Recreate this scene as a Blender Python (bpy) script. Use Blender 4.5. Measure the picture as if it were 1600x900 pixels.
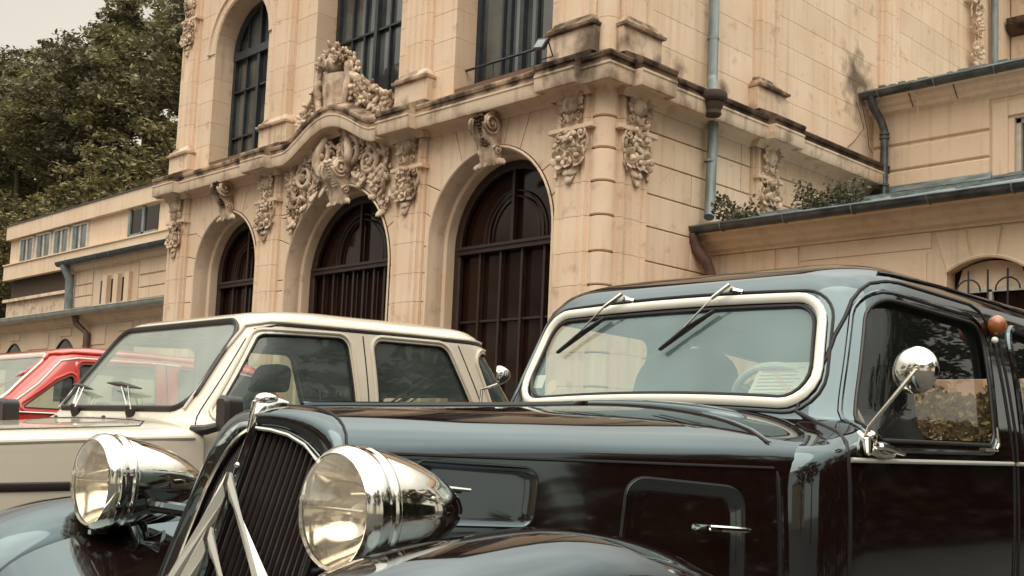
import bpy, bmesh, math, random
from mathutils import Vector, Matrix
from mathutils.bvhtree import BVHTree
from math import pi, sin, cos, radians, sqrt, atan2
sc = bpy.context.scene
for o in list(bpy.data.objects): bpy.data.objects.remove(o)
# ------------------------------------------------------------------ camera
F, YAW, PITCH, ROLL, PCY = 1754.928, radians(45.78215), radians(5.26671), radians(-2.41624), 536.165
fw = Vector((-sin(YAW)*cos(PITCH), cos(YAW)*cos(PITCH), sin(PITCH)))
rt = Vector((cos(YAW), sin(YAW), 0)); dn = fw.cross(rt)
r2 = cos(ROLL)*rt + sin(ROLL)*dn; d2 = -sin(ROLL)*rt + cos(ROLL)*dn
cam = bpy.data.objects.new('camera', bpy.data.cameras.new('camera'))
sc.collection.objects.link(cam); sc.camera = cam
up = -d2
Mx = Matrix((r2, up, -fw)).transposed().to_4x4(); Mx.translation = Vector((10.58, -12.0, .96))
cam.matrix_world = Mx
cam.data.sensor_fit = 'HORIZONTAL'; cam.data.sensor_width = 36
cam.data.lens = F/1600*36; cam.data.shift_y = (PCY-450)/1600
cam.data.clip_start = .05; cam.data.clip_end = 3000
sc.render.resolution_x, sc.render.resolution_y = 1024, 576
# ------------------------------------------------------------------ sky and sun
SUN_EL, SUN_AZ = radians(56), radians(146)
w = bpy.data.worlds.new('World'); sc.world = w; w.use_nodes = True
nt = w.node_tree; nt.nodes.clear()
def N(nt, t, **k):
    n = nt.nodes.new(t)
    for a, b in k.items(): setattr(n, a, b)
    return n
sky = N(nt, 'ShaderNodeTexSky', sky_type='NISHITA', sun_disc=False, sun_elevation=SUN_EL, sun_rotation=SUN_AZ)
tc = N(nt, 'ShaderNodeTexCoord'); sp = N(nt, 'ShaderNodeSeparateXYZ')
nt.links.new(tc.outputs['Generated'], sp.inputs[0])
rp = N(nt, 'ShaderNodeValToRGB'); e = rp.color_ramp.elements
e[0].position = 0.0; e[0].color = (.33, .30, .245, 1); e[1].position = 1; e[1].color = (1.62, 1.62, 1.46, 1)
x = e.new(.42); x.color = (.375, .355, .30, 1)
x = e.new(.66); x.color = (.86, .87, .80, 1)
nz = N(nt, 'ShaderNodeTexNoise'); nz.inputs['Scale'].default_value = 2.2; nz.inputs['Detail'].default_value = 4
mp = N(nt, 'ShaderNodeMapping'); mp.inputs['Scale'].default_value = (1, 1, 2.2)
nt.links.new(tc.outputs['Generated'], mp.inputs[0]); nt.links.new(mp.outputs[0], nz.inputs['Vector'])
mr = N(nt, 'ShaderNodeMapRange'); mr.inputs[1].default_value = .35; mr.inputs[2].default_value = .65
mr.inputs[3].default_value = .86; mr.inputs[4].default_value = 1.12
nt.links.new(nz.outputs['Fac'], mr.inputs[0])
nt.links.new(sp.outputs['Z'], rp.inputs[0])
mu = N(nt, 'ShaderNodeVectorMath', operation='SCALE'); nt.links.new(rp.outputs[0], mu.inputs[0]); nt.links.new(mr.outputs[0], mu.inputs['Scale'])
sc2 = N(nt, 'ShaderNodeVectorMath', operation='SCALE'); nt.links.new(mu.outputs[0], sc2.inputs[0]); sc2.inputs['Scale'].default_value = 17.5
mx = N(nt, 'ShaderNodeMix', data_type='RGBA'); mx.inputs[0].default_value = .93
nt.links.new(sky.outputs[0], mx.inputs[6]); nt.links.new(sc2.outputs[0], mx.inputs[7])
bg = N(nt, 'ShaderNodeBackground'); bg.inputs[1].default_value = .1
nt.links.new(mx.outputs[2], bg.inputs[0])
nt.links.new(bg.outputs[0], N(nt, 'ShaderNodeOutputWorld').inputs[0])
sl = bpy.data.lights.new('sun', 'SUN'); sl.energy = 1.5; sl.angle = radians(62); sl.color = (1, .90, .78)
sun = bpy.data.objects.new('sun', sl); sc.collection.objects.link(sun)
sd = Vector((sin(SUN_AZ)*cos(SUN_EL), cos(SUN_AZ)*cos(SUN_EL), sin(SUN_EL)))
sun.rotation_euler = (-sd).to_track_quat('-Z', 'Y').to_euler(); sun.location = (10, -20, 30)
sc.view_settings.view_transform = 'Standard'; sc.view_settings.look = 'None'
sc.view_settings.exposure = 0.36; sc.view_settings.gamma = 1
# ------------------------------------------------------------------ materials
def newmat(name):
    m = bpy.data.materials.new(name); m.use_nodes = True; m.node_tree.nodes.clear()
    o = N(m.node_tree, 'ShaderNodeOutputMaterial'); return m, m.node_tree, o
def pbr(name, col, rough=.6, metal=0, ior=1.5, coat=0, col2=None, scale=4, bump=0, bscale=60, back=None, rvar=0, stretch=(1,1,1), lo=.35, hi=.65, det=6, objvar=0, emis=0, stint=None):
    m, nt, o = newmat(name); L = nt.links.new
    b = N(nt, 'ShaderNodeBsdfPrincipled'); L(b.outputs[0], o.inputs[0])
    b.inputs['Base Color'].default_value = (*col, 1); b.inputs['Roughness'].default_value = rough
    b.inputs['Metallic'].default_value = metal; b.inputs['IOR'].default_value = ior
    b.inputs['Coat Weight'].default_value = coat; b.inputs['Coat Roughness'].default_value = .02
    if stint: b.inputs['Specular Tint'].default_value = (*stint, 1)
    tc = N(nt, 'ShaderNodeTexCoord'); mp = N(nt, 'ShaderNodeMapping'); mp.inputs['Scale'].default_value = stretch
    L(tc.outputs['Object'], mp.inputs[0])
    csrc = None
    if col2:
        nz = N(nt, 'ShaderNodeTexNoise'); nz.inputs['Scale'].default_value = scale; nz.inputs['Detail'].default_value = det
        L(mp.outputs[0], nz.inputs['Vector'])
        mr = N(nt, 'ShaderNodeMapRange'); mr.inputs[1].default_value = lo; mr.inputs[2].default_value = hi
        L(nz.outputs['Fac'], mr.inputs[0])
        mx = N(nt, 'ShaderNodeMix', data_type='RGBA'); L(mr.outputs[0], mx.inputs[0])
        mx.inputs[6].default_value = (*col, 1); mx.inputs[7].default_value = (*col2, 1); csrc = mx.outputs[2]
        if rvar:
            rr = N(nt, 'ShaderNodeMapRange'); rr.inputs[3].default_value = rough; rr.inputs[4].default_value = rough+rvar
            L(mr.outputs[0], rr.inputs[0]); L(rr.outputs[0], b.inputs['Roughness'])
    if objvar:
        oi = N(nt, 'ShaderNodeObjectInfo'); r3 = N(nt, 'ShaderNodeMapRange'); r3.inputs[3].default_value = 1-objvar; r3.inputs[4].default_value = 1+objvar
        L(oi.outputs['Random'], r3.inputs[0]); vs = N(nt, 'ShaderNodeVectorMath', operation='SCALE')
        if csrc: L(csrc, vs.inputs[0])
        else: vs.inputs[0].default_value = col
        L(r3.outputs[0], vs.inputs['Scale']); csrc = vs.outputs[0]
    if back:
        g = N(nt, 'ShaderNodeNewGeometry'); mb = N(nt, 'ShaderNodeMix', data_type='RGBA'); L(g.outputs['Backfacing'], mb.inputs[0])
        if csrc: L(csrc, mb.inputs[6])
        else: mb.inputs[6].default_value = (*col, 1)
        mb.inputs[7].default_value = (*back, 1); csrc = mb.outputs[2]
        rr = N(nt, 'ShaderNodeMapRange'); rr.inputs[3].default_value = rough; rr.inputs[4].default_value = .8
        L(g.outputs['Backfacing'], rr.inputs[0]); L(rr.outputs[0], b.inputs['Roughness'])
        cm = N(nt, 'ShaderNodeMapRange'); cm.inputs[3].default_value = coat; cm.inputs[4].default_value = 0
        L(g.outputs['Backfacing'], cm.inputs[0]); L(cm.outputs[0], b.inputs['Coat Weight'])
    if csrc: L(csrc, b.inputs['Base Color'])
    if bump:
        n2 = N(nt, 'ShaderNodeTexNoise'); n2.inputs['Scale'].default_value = bscale; n2.inputs['Detail'].default_value = 5
        L(mp.outputs[0], n2.inputs['Vector'])
        bp = N(nt, 'ShaderNodeBump'); bp.inputs['Strength'].default_value = bump; bp.inputs['Distance'].default_value = .02
        L(n2.outputs['Fac'], bp.inputs['Height']); L(bp.outputs[0], b.inputs['Normal'])
    return m
def stonemat(name, base, warm, dirt, dirt_lo=.60, dirt_hi=.78, dmix=.55, spots=(), objvar=.05, streak=.6, bump=.25):
    m, nt, o = newmat(name); L = nt.links.new
    b = N(nt, 'ShaderNodeBsdfPrincipled'); L(b.outputs[0], o.inputs[0]); b.inputs['Roughness'].default_value = .88
    b.inputs['Specular IOR Level'].default_value = .25
    g = N(nt, 'ShaderNodeNewGeometry')
    def noise(scale, st=(1,1,1), det=6, off=(0,0,0)):
        mp = N(nt, 'ShaderNodeMapping'); mp.inputs['Scale'].default_value = st; mp.inputs['Location'].default_value = off
        L(g.outputs['Position'], mp.inputs[0])
        n = N(nt, 'ShaderNodeTexNoise'); n.inputs['Scale'].default_value = scale; n.inputs['Detail'].default_value = det
        L(mp.outputs[0], n.inputs['Vector']); return n.outputs['Fac']
    def rng(s, a, c, d=0, e=1):
        r = N(nt, 'ShaderNodeMapRange'); r.inputs[1].default_value = a; r.inputs[2].default_value = c
        r.inputs[3].default_value = d; r.inputs[4].default_value = e; L(s, r.inputs[0]); return r.outputs[0]
    def mix(f, a, c):
        x = N(nt, 'ShaderNodeMix', data_type='RGBA'); L(f, x.inputs[0])
        for s, i in ((a, 6), (c, 7)):
            if isinstance(s, tuple): x.inputs[i].default_value = (*s, 1)
            else: L(s, x.inputs[i])
        return x.outputs[2]
    c = mix(rng(noise(1.1), .38, .62), base, warm)
    c = mix(rng(noise(1.0, (7, 7, .35), 5, (3, 1, 0)), .52, .75, 0, streak*.5), c, dirt)
    c = mix(rng(noise(3.3, det=8), dirt_lo, dirt_hi, 0, dmix), c, dirt)
    c = mix(rng(noise(26, det=4), .62, .8, 0, .35), c, dirt)
    for (px, py, pz, r) in spots:
        vd = N(nt, 'ShaderNodeVectorMath', operation='DISTANCE'); L(g.outputs['Position'], vd.inputs[0]); vd.inputs[1].default_value = (px, py, pz)
        ad = N(nt, 'ShaderNodeMath', operation='MULTIPLY_ADD'); L(noise(3.0, det=6, off=(1, 2, 3)), ad.inputs[0]); ad.inputs[1].default_value = -r*1.3; L(vd.outputs['Value'], ad.inputs[2])
        c = mix(rng(ad.outputs[0], -r*.08, -r*.55, 0, .85), c, (dirt[0]*.33, dirt[1]*.33, dirt[2]*.33))
    oi = N(nt, 'ShaderNodeObjectInfo'); vs = N(nt, 'ShaderNodeVectorMath', operation='SCALE')
    L(c, vs.inputs[0]); L(rng(oi.outputs['Random'], 0, 1, 1-objvar, 1+objvar), vs.inputs['Scale']); L(vs.outputs[0], b.inputs['Base Color'])
    bp = N(nt, 'ShaderNodeBump'); bp.inputs['Strength'].default_value = bump; bp.inputs['Distance'].default_value = .015
    L(noise(34, det=6), bp.inputs['Height']); L(bp.outputs[0], b.inputs['Normal'])
    return m
def glassmat(name, tint, ior=1.6, dust_sheen=.08, dcol=(.45, .52, .5), gcol=(1, 1, 1)):  # the dusty diffuse film also carries painted sky sheen
    m, nt, o = newmat(name); L = nt.links.new
    tr = N(nt, 'ShaderNodeBsdfTransparent'); tr.inputs[0].default_value = (*tint, 1)
    gl = N(nt, 'ShaderNodeBsdfGlossy'); gl.inputs['Roughness'].default_value = .015; gl.inputs['Color'].default_value = (*gcol, 1)
    df = N(nt, 'ShaderNodeBsdfDiffuse'); df.inputs[0].default_value = (*dcol, 1)
    fr = N(nt, 'ShaderNodeFresnel'); fr.inputs['IOR'].default_value = ior
    g = N(nt, 'ShaderNodeNewGeometry'); nzt = N(nt, 'ShaderNodeTexNoise'); nzt.inputs['Scale'].default_value = 4; L(g.outputs['Position'], nzt.inputs['Vector'])
    mr = N(nt, 'ShaderNodeMapRange'); mr.inputs[1].default_value = .3; mr.inputs[2].default_value = .7; mr.inputs[3].default_value = dust_sheen*.75; mr.inputs[4].default_value = dust_sheen*1.2
    L(nzt.outputs['Fac'], mr.inputs[0])
    m1 = N(nt, 'ShaderNodeMixShader'); L(mr.outputs[0], m1.inputs[0]); L(tr.outputs[0], m1.inputs[1]); L(df.outputs[0], m1.inputs[2])
    # back faces get the same air-to-glass reflectance as front faces
    im = N(nt, 'ShaderNodeMapRange'); im.inputs[3].default_value = ior; im.inputs[4].default_value = 1/ior
    L(g.outputs['Backfacing'], im.inputs[0]); fr2 = N(nt, 'ShaderNodeMath', operation='MAXIMUM'); L(im.outputs[0], fr2.inputs[0]); fr2.inputs[1].default_value = .01; L(fr2.outputs[0], fr.inputs['IOR'])
    m2 = N(nt, 'ShaderNodeMixShader'); L(fr.outputs[0], m2.inputs[0]); L(m1.outputs[0], m2.inputs[1]); L(gl.outputs[0], m2.inputs[2])
    L(m2.outputs[0], o.inputs[0]); return m
CORN = ((-.1, -.3, 6.72, 1.5), (.3, 1.0, 6.6, .8), (-1.0, -.4, 6.6, .7), (-4.3, -.4, 6.6, .5))
ST = (.74, .545, .385); SW = (.78, .60, .45); DI = (.28, .18, .12)
M = {}
M['stone'] = stonemat('limestone', ST, SW, DI, spots=((0, 7.25, 8.2, 1.35), (0, 1.75, 7.0, .35), (0, 2.9, 6.95, .3), (0, 2.3, 4.3, .4), (0, 8.6, 8.35, .35)))
M['carve'] = stonemat('carved_limestone', (.70, .54, .40), (.74, .59, .45), (.22, .13, .08), .44, .66, .85, bump=.6, spots=((-2.45, -.35, 6.0, .42), (-10.6, -.35, 6.05, .42), (-6.95, -.35, 8.0, .5), (-6.3, -.1, 7.7, .3)))
M['dirty'] = stonemat('blackened_limestone', (.22, .14, .09), (.09, .052, .034), (.03, .016, .011), .42, .62, .9, streak=.3, bump=.6)
M['fascia'] = stonemat('weathered_limestone', (.68, .51, .37), (.72, .56, .42), (.19, .12, .075), .52, .74, .7, streak=1.0, spots=CORN)
M['stain'] = stonemat('stained_limestone', (.60, .44, .31), (.42, .29, .20), (.06, .038, .026), .40, .60, .88, streak=.8, bump=.5, spots=CORN)
M['joint'] = pbr('dark_mortar', (.16, .09, .055), .95)
M['render'] = stonemat('cream_render', (.73, .54, .385), (.77, .59, .43), (.32, .21, .135), .6, .85, .35, objvar=.02, bump=.12)
M['zinc'] = pbr('weathered_zinc', (.13, .16, .165), .42, .55, col2=(.27, .31, .31), scale=3, stretch=(1, 1, 4), bump=.1, rvar=.15)
M['palez'] = pbr('pale_zinc', (.34, .35, .32), .4, .3, col2=(.5, .5, .45), scale=2)
M['zincd'] = pbr('dark_zinc_gutter', (.05, .055, .06), .38, .5, col2=(.12, .12, .12), scale=5, rvar=.2)
M['pipe'] = pbr('blue_grey_zinc_pipe', (.16, .20, .205), .5, .3, col2=(.29, .33, .325), scale=4, stretch=(2, 2, .6), rvar=.15)
M['pipeb'] = pbr('rusty_brown_pipe', (.10, .06, .045), .6, .2, col2=(.17, .10, .07), scale=6)
M['wood'] = pbr('dark_brown_joinery', (.022, .010, .006), .35, col2=(.04, .019, .012), scale=9, stretch=(3, 3, .5), rvar=.2)
M['iron'] = pbr('blue_black_window_iron', (.016, .022, .028), .35, col2=(.035, .04, .045), scale=6)
M['dglass'] = pbr('dark_door_glass', (.020, .008, .005), .10, 0, 1.38)
M['wglass'] = pbr('window_glass', (.10, .115, .11), .03, 0, 2.1, col2=(.035, .035, .033), scale=.9, lo=.4, hi=.6)
M['white'] = pbr('white_painted_frame', (.62, .60, .53), .5, col2=(.5, .46, .38), scale=5)
M['paint'] = pbr('black_lacquer', (.0105, .0045, .0035), .05, 0, 2.0, 0, back=(.016, .009, .006), bump=.004, bscale=2.2, stint=(.72, .93, 1.0))
M['seam_and_shadow'] = pbr('panel_gap_and_shadow', (.004, .002, .002), .6)
M['chrome'] = pbr('chrome', (.80, .77, .70), .045, 1, bump=.01, bscale=8, col2=(.68, .64, .57), scale=9, rvar=.1)
M['alu'] = pbr('polished_aluminium', (.82, .79, .71), .38, .7)
M['cream'] = pbr('cream_painted_frame', (.80, .76, .66), .3, coat=.4)
M['wpaint'] = pbr('ivory_car_paint', (.58, .51, .41), .26, 0, 1.5, .8, back=(.06, .055, .05), col2=(.55, .48, .385), scale=2)
M['rpaint'] = pbr('red_car_paint', (.50, .026, .013), .22, 0, 1.5, .9, back=(.10, .03, .02))
M['rubber'] = pbr('black_rubber', (.018, .012, .010), .45)
M['plastic'] = pbr('black_plastic', (.02, .014, .013), .35)
M['fabric'] = pbr('dark_seat_fabric', (.03, .032, .034), .85)
M['tan'] = pbr('brown_seat_leather', (.07, .035, .02), .5)
M['tglass'] = glassmat('windscreen_glass', (.86, .93, .90), 1.85, .26, (.40, .54, .52), (.85, 1, 1))  # teal film stands in for sky reflected in the windscreen
M['wsglass'] = glassmat('hazy_windscreen_glass', (.86, .93, .88), 1.8, .28, (.55, .62, .52))  # pale film stands in for the brighter sky reflection
M['sglass'] = glassmat('side_window_glass', (.84, .80, .76), 1.5, .012)
M['ggreen'] = glassmat('greenish_side_glass', (.82, .90, .86), 1.5, .10, (.38, .48, .44))
M['lens'] = glassmat('headlamp_glass', (.97, .93, .86), 1.5, .22, (.80, .68, .52))
M['amber'] = pbr('amber_plastic', (.30, .09, .025), .15, 0, 1.5, .6)
M['bulb'] = pbr('milky_glass', (.85, .82, .72), .15)
M['paper'] = pbr('cream_paper', (.80, .72, .58), .8)
M['band'] = pbr('orange_print', (.80, .50, .33), .8)
M['ink'] = pbr('grey_print', (.45, .42, .36), .8)
M['asphalt'] = pbr('asphalt', (.045, .043, .04), .9, col2=(.07, .066, .06), scale=3, bump=.4, bscale=120)
M['grass'] = pbr('hillside_grass', (.035, .05, .015), .95, col2=(.06, .05, .02), scale=.4, bump=.6, bscale=3)
M['bark'] = pbr('bark', (.055, .038, .026), .9, col2=(.11, .08, .055), scale=6, bump=.6, bscale=20)
def leafmat(name, a, b2):
    m, nt, o = newmat(name); L = nt.links.new
    g = N(nt, 'ShaderNodeNewGeometry'); nz = N(nt, 'ShaderNodeTexNoise'); nz.inputs['Scale'].default_value = .55; nz.inputs['Detail'].default_value = 5
    L(g.outputs['Position'], nz.inputs['Vector']); mr = N(nt, 'ShaderNodeMapRange'); mr.inputs[1].default_value = .36; mr.inputs[2].default_value = .64; L(nz.outputs['Fac'], mr.inputs[0])
    x = N(nt, 'ShaderNodeMix', data_type='RGBA'); L(mr.outputs[0], x.inputs[0]); x.inputs[6].default_value = (*a, 1); x.inputs[7].default_value = (*b2, 1)
    rs = N(nt, 'ShaderNodeMapRange'); rs.inputs[3].default_value = .55; rs.inputs[4].default_value = 1.5; L(g.outputs['Random Per Island'], rs.inputs[0])
    vs = N(nt, 'ShaderNodeVectorMath', operation='SCALE'); L(x.outputs[2], vs.inputs[0]); L(rs.outputs[0], vs.inputs['Scale'])
    d = N(nt, 'ShaderNodeBsdfPrincipled'); d.inputs['Roughness'].default_value = .6; d.inputs['Specular IOR Level'].default_value = .3; L(vs.outputs[0], d.inputs['Base Color'])
    t = N(nt, 'ShaderNodeBsdfTranslucent'); L(vs.outputs[0], t.inputs[0])
    ms = N(nt, 'ShaderNodeMixShader'); ms.inputs[0].default_value = .22; L(d.outputs[0], ms.inputs[1]); L(t.outputs[0], ms.inputs[2]); L(ms.outputs[0], o.inputs[0])
    return m
M['shade_hopper'] = pbr('recess_shade_and_hopper', (.06, .04, .028), .9)  # soffit shade put into the colour; on the rain head plain dark brown
M['leaf'] = leafmat('foliage', (.125, .118, .058), (.24, .22, .10))
M['leafd'] = leafmat('dark_foliage', (.08, .074, .044), (.155, .14, .074))
M['laurel'] = leafmat('dark_hedge_leaves', (.016, .014, .007), (.034, .030, .014))  # leaf colour lowered to blacken reflections in the saloon's door
M['leafy'] = leafmat('pale_foliage', (.13, .115, .05), (.22, .18, .075))
# ------------------------------------------------------------------ building blocks
COL = sc.collection
class MB:
    def __init__(s): s.v = []; s.f = []
    def add(s, v, f):
        o = len(s.v); s.v += [Vector(p) for p in v]; s.f += [tuple(i+o for i in q) for q in f]; return s
    def box(s, a, b):
        x0, y0, z0 = [min(a[i], b[i]) for i in range(3)]; x1, y1, z1 = [max(a[i], b[i]) for i in range(3)]
        return s.add([(x0,y0,z0),(x1,y0,z0),(x1,y1,z0),(x0,y1,z0),(x0,y0,z1),(x1,y0,z1),(x1,y1,z1),(x0,y1,z1)],
              [(0,3,2,1),(4,5,6,7),(0,1,5,4),(1,2,6,5),(2,3,7,6),(3,0,4,7)])
    def tube(s, pts, r, n=8, closed=False, flat=1.0, nrm=None, cap=True):
        pts = [Vector(p) for p in pts]; k = len(pts); rs = r if isinstance(r, (list, tuple)) else [r]*k
        v = []; f = []; prev = None
        for i, p in enumerate(pts):
            a = pts[(i-1) % k] if (closed or i) else p; b = pts[(i+1) % k] if (closed or i < k-1) else p
            t = (b-a).normalized() if (b-a).length > 1e-9 else Vector((0, 0, 1))
            if nrm is not None: u = Vector(nrm) - t*t.dot(Vector(nrm))
            elif prev is None: u = t.orthogonal()
            else: u = prev - t*t.dot(prev)
            if u.length < 1e-6: u = t.orthogonal()
            u.normalize(); prev = u; q = t.cross(u)
            for j in range(n):
                an = 2*pi*j/n; v.append(p + u*cos(an)*rs[i]*flat + q*sin(an)*rs[i])
        m = k if closed else k-1
        for i in range(m):
            for j in range(n):
                a = i*n+j; b = i*n+(j+1) % n; c = ((i+1) % k)*n+(j+1) % n; d = ((i+1) % k)*n+j
                f.append((a, b, c, d))
        if not closed and cap:
            f.append(tuple(reversed(range(n)))); f.append(tuple(range((k-1)*n, k*n)))
        return s.add(v, f)
    def lathe(s, prof, mat, n=32, a0=0, a1=2*pi):
        # prof: (r, h) about local z; mat: 4x4 placing it
        full = abs(a1-a0-2*pi) < 1e-6; k = n if full else n+1; v = []; f = []
        for r, h in prof:
            for j in range(k):
                a = a0+(a1-a0)*j/n; v.append(mat @ Vector((r*cos(a), r*sin(a), h)))
        for i in range(len(prof)-1):
            for j in range(n):
                b = (j+1) % k; f.append((i*k+j, i*k+b, (i+1)*k+b, (i+1)*k+j))
        return s.add(v, f)
    def grid(s, rows, closed=False):
        n = len(rows[0]); v = [p for r in rows for p in r]; f = []
        for i in range(len(rows)-1):
            for j in range(n if closed else n-1):
                b = (j+1) % n; f.append((i*n+j, i*n+b, (i+1)*n+b, (i+1)*n+j))
        return s.add(v, f)
    def prism(s, poly, fr, d0, d1, bev=0):
        # poly: 2D list; fr: (O,A,B,Nrm); from depth d0 (back) to d1 (front) along Nrm
        O, A, B, Q = fr; k = len(poly)
        P = lambda q, d: O + A*q[0] + B*q[1] + Q*d
        v = [P(q, d0) for q in poly]; f = []
        if bev:
            v += [P(q, d1-bev) for q in poly]; ins = offset(poly, bev); v += [P(q, d1) for q in ins]; L = 3
        else: v += [P(q, d1) for q in poly]; L = 2
        for l in range(L-1):
            for i in range(k): j = (i+1) % k; f.append((l*k+i, l*k+j, (l+1)*k+j, (l+1)*k+i))
        f.append(tuple(range((L-1)*k, L*k))); f.append(tuple(reversed(range(k))))
        return s.add(v, f)
    def blob(s, c, r, rot=None, seg=8, rings=5):
        v = []; f = []; R = rot or Matrix.Identity(3); c = Vector(c)
        for i in range(rings+1):
            th = pi*i/rings
            for j in range(seg):
                a = 2*pi*j/seg; v.append(c + R @ Vector((r[0]*sin(th)*cos(a), r[1]*sin(th)*sin(a), r[2]*cos(th))))
        for i in range(rings):
            for j in range(seg):
                b = (j+1) % seg; f.append((i*seg+j, (i+1)*seg+j, (i+1)*seg+b, i*seg+b))
        return s.add(v, f)
def area(p): return sum(p[i][0]*p[(i+1) % len(p)][1]-p[(i+1) % len(p)][0]*p[i][1] for i in range(len(p)))/2
def offset(poly, g):
    if area(poly) < 0: sg = -1
    else: sg = 1
    out = []; k = len(poly)
    for i in range(k):
        a, b, c = Vector(poly[i-1]), Vector(poly[i]), Vector(poly[(i+1) % k])
        e1 = (b-a); e2 = (c-b)
        if e1.length < 1e-7 or e2.length < 1e-7: out.append(tuple(b)); continue
        e1.normalize(); e2.normalize()
        n1 = Vector((-e1.y, e1.x))*sg; n2 = Vector((-e2.y, e2.x))*sg
        m = n1+n2; dd = m.dot(n1)
        if dd < .3: dd = .3
        out.append(tuple(b + m*(g/dd)))
    return out
def rootloc(o):
    while o.parent: o = o.parent
    return Vector(o.location)
def mk(name, mb, mat, parent=None, smooth=False, recalc=True, sharp=35, loc=None, custom=None):
    """one mesh object from world-coordinate vertices"""
    org = rootloc(parent) if parent else Vector(loc if loc is not None else (0, 0, 0))
    me = bpy.data.meshes.new(name)
    if isinstance(mb, MB): me.from_pydata([tuple(p-org) for p in mb.v], [], mb.f)
    else:
        mb.to_mesh(me); me.transform(Matrix.Translation(-org))
    me.validate()
    if recalc:
        bm = bmesh.new(); bm.from_mesh(me); bmesh.ops.recalc_face_normals(bm, faces=bm.faces); bm.to_mesh(me); bm.free()
    if mat: me.materials.append(M[mat] if isinstance(mat, str) else mat)
    if smooth:
        me.shade_smooth()
        if sharp and custom is None: me.set_sharp_from_angle(angle=radians(sharp))
    if custom: me.normals_split_custom_set_from_vertices(custom)
    o = bpy.data.objects.new(name, me); COL.objects.link(o)
    if parent: o.parent = parent
    else: o.location = org
    return o
def thing(name, loc, label, cat, group=None):
    o = bpy.data.objects.new(name, None); COL.objects.link(o); o.location = loc; o.empty_display_size = .2
    o['label'] = label; o['category'] = cat
    if group: o['group'] = group
    return o
def tag(o, label, cat, group=None):
    o['label'] = label; o['category'] = cat
    if group: o['group'] = group
    return o
def copy_tree(root, loc, rz, label, scale=1, group=None):
    r = root.copy(); COL.objects.link(r); r.location = loc; r.rotation_euler = (0, 0, rz); r.scale = (scale,)*3 if not isinstance(scale, tuple) else scale
    r['label'] = label
    if group: r['group'] = group
    for ch in list(root.children):
        c = ch.copy(); COL.objects.link(c); c.parent = r
        for g in list(ch.children):
            d = g.copy(); COL.objects.link(d); d.parent = c
    return r
VX, VY, VZ = Vector((1, 0, 0)), Vector((0, 1, 0)), Vector((0, 0, 1))
def front(y=0): return (Vector((0, y, 0)), VX, VZ, -VY)      # (x,z) on a wall facing the camera street
def side(x=0): return (Vector((x, 0, 0)), VY, VZ, VX)        # (y,z) on the side wall facing +x
rnd = random.Random(7)
# ------------------------------------------------------------------ ground and hillside
def structure(o): o['kind'] = 'structure'; return o
g = MB(); g.add([(-900, -900, 0), (900, -900, 0), (900, 900, 0), (-900, 900, 0)], [(0, 1, 2, 3)])
structure(mk('ground', g, 'asphalt', recalc=False))
rows = []
for i in range(22):
    y = 11+i*2.4; r = []
    for j in range(40):
        x = -150+j*3.55
        h = max(0, min(y-12, 21))*1.28 + max(0, y-33)*.12
        h *= min(1, max(0, (-x-14)/14)); h += .7*sin(x*.31+y*.2)+.5*sin(x*.13-y*.5) if h > 2 else -.3
        r.append(Vector((x, y, h)))
    rows.append(r)
structure(mk('hillside', MB().grid(rows), 'grass', smooth=True, sharp=None))
# ------------------------------------------------------------------ the stone hall
HALL = thing('stone_hall', (-6.5, 5, 0), 'large cream limestone hall with three tall arched doorways, carved garlands and a crest', 'building')
F0, S0 = front(0), side(0)
JL = [5.81, 5.34, 4.85, 4.35, 3.82, 3.33, 2.84, 2.35, 1.86, 1.37, .88, .4, 0]     # course joints of the ground floor
CB, CF0, CF1, CT = 6.20, 6.24, 6.46, 6.80                                         # cove, fascia, ledge levels
def stone(poly, fr, d0=-.04, d1=0, gap=.008, bev=.006, mat='stone', parent=HALL, name='stone_block'):
    q = offset(poly, gap)
    return mk(name, MB().prism(q, fr, d0, d1, bev), mat, parent, recalc=False)
def rect(a0, b0, a1, b1): return [(a0, b0), (a1, b0), (a1, b1), (a0, b1)]
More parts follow.
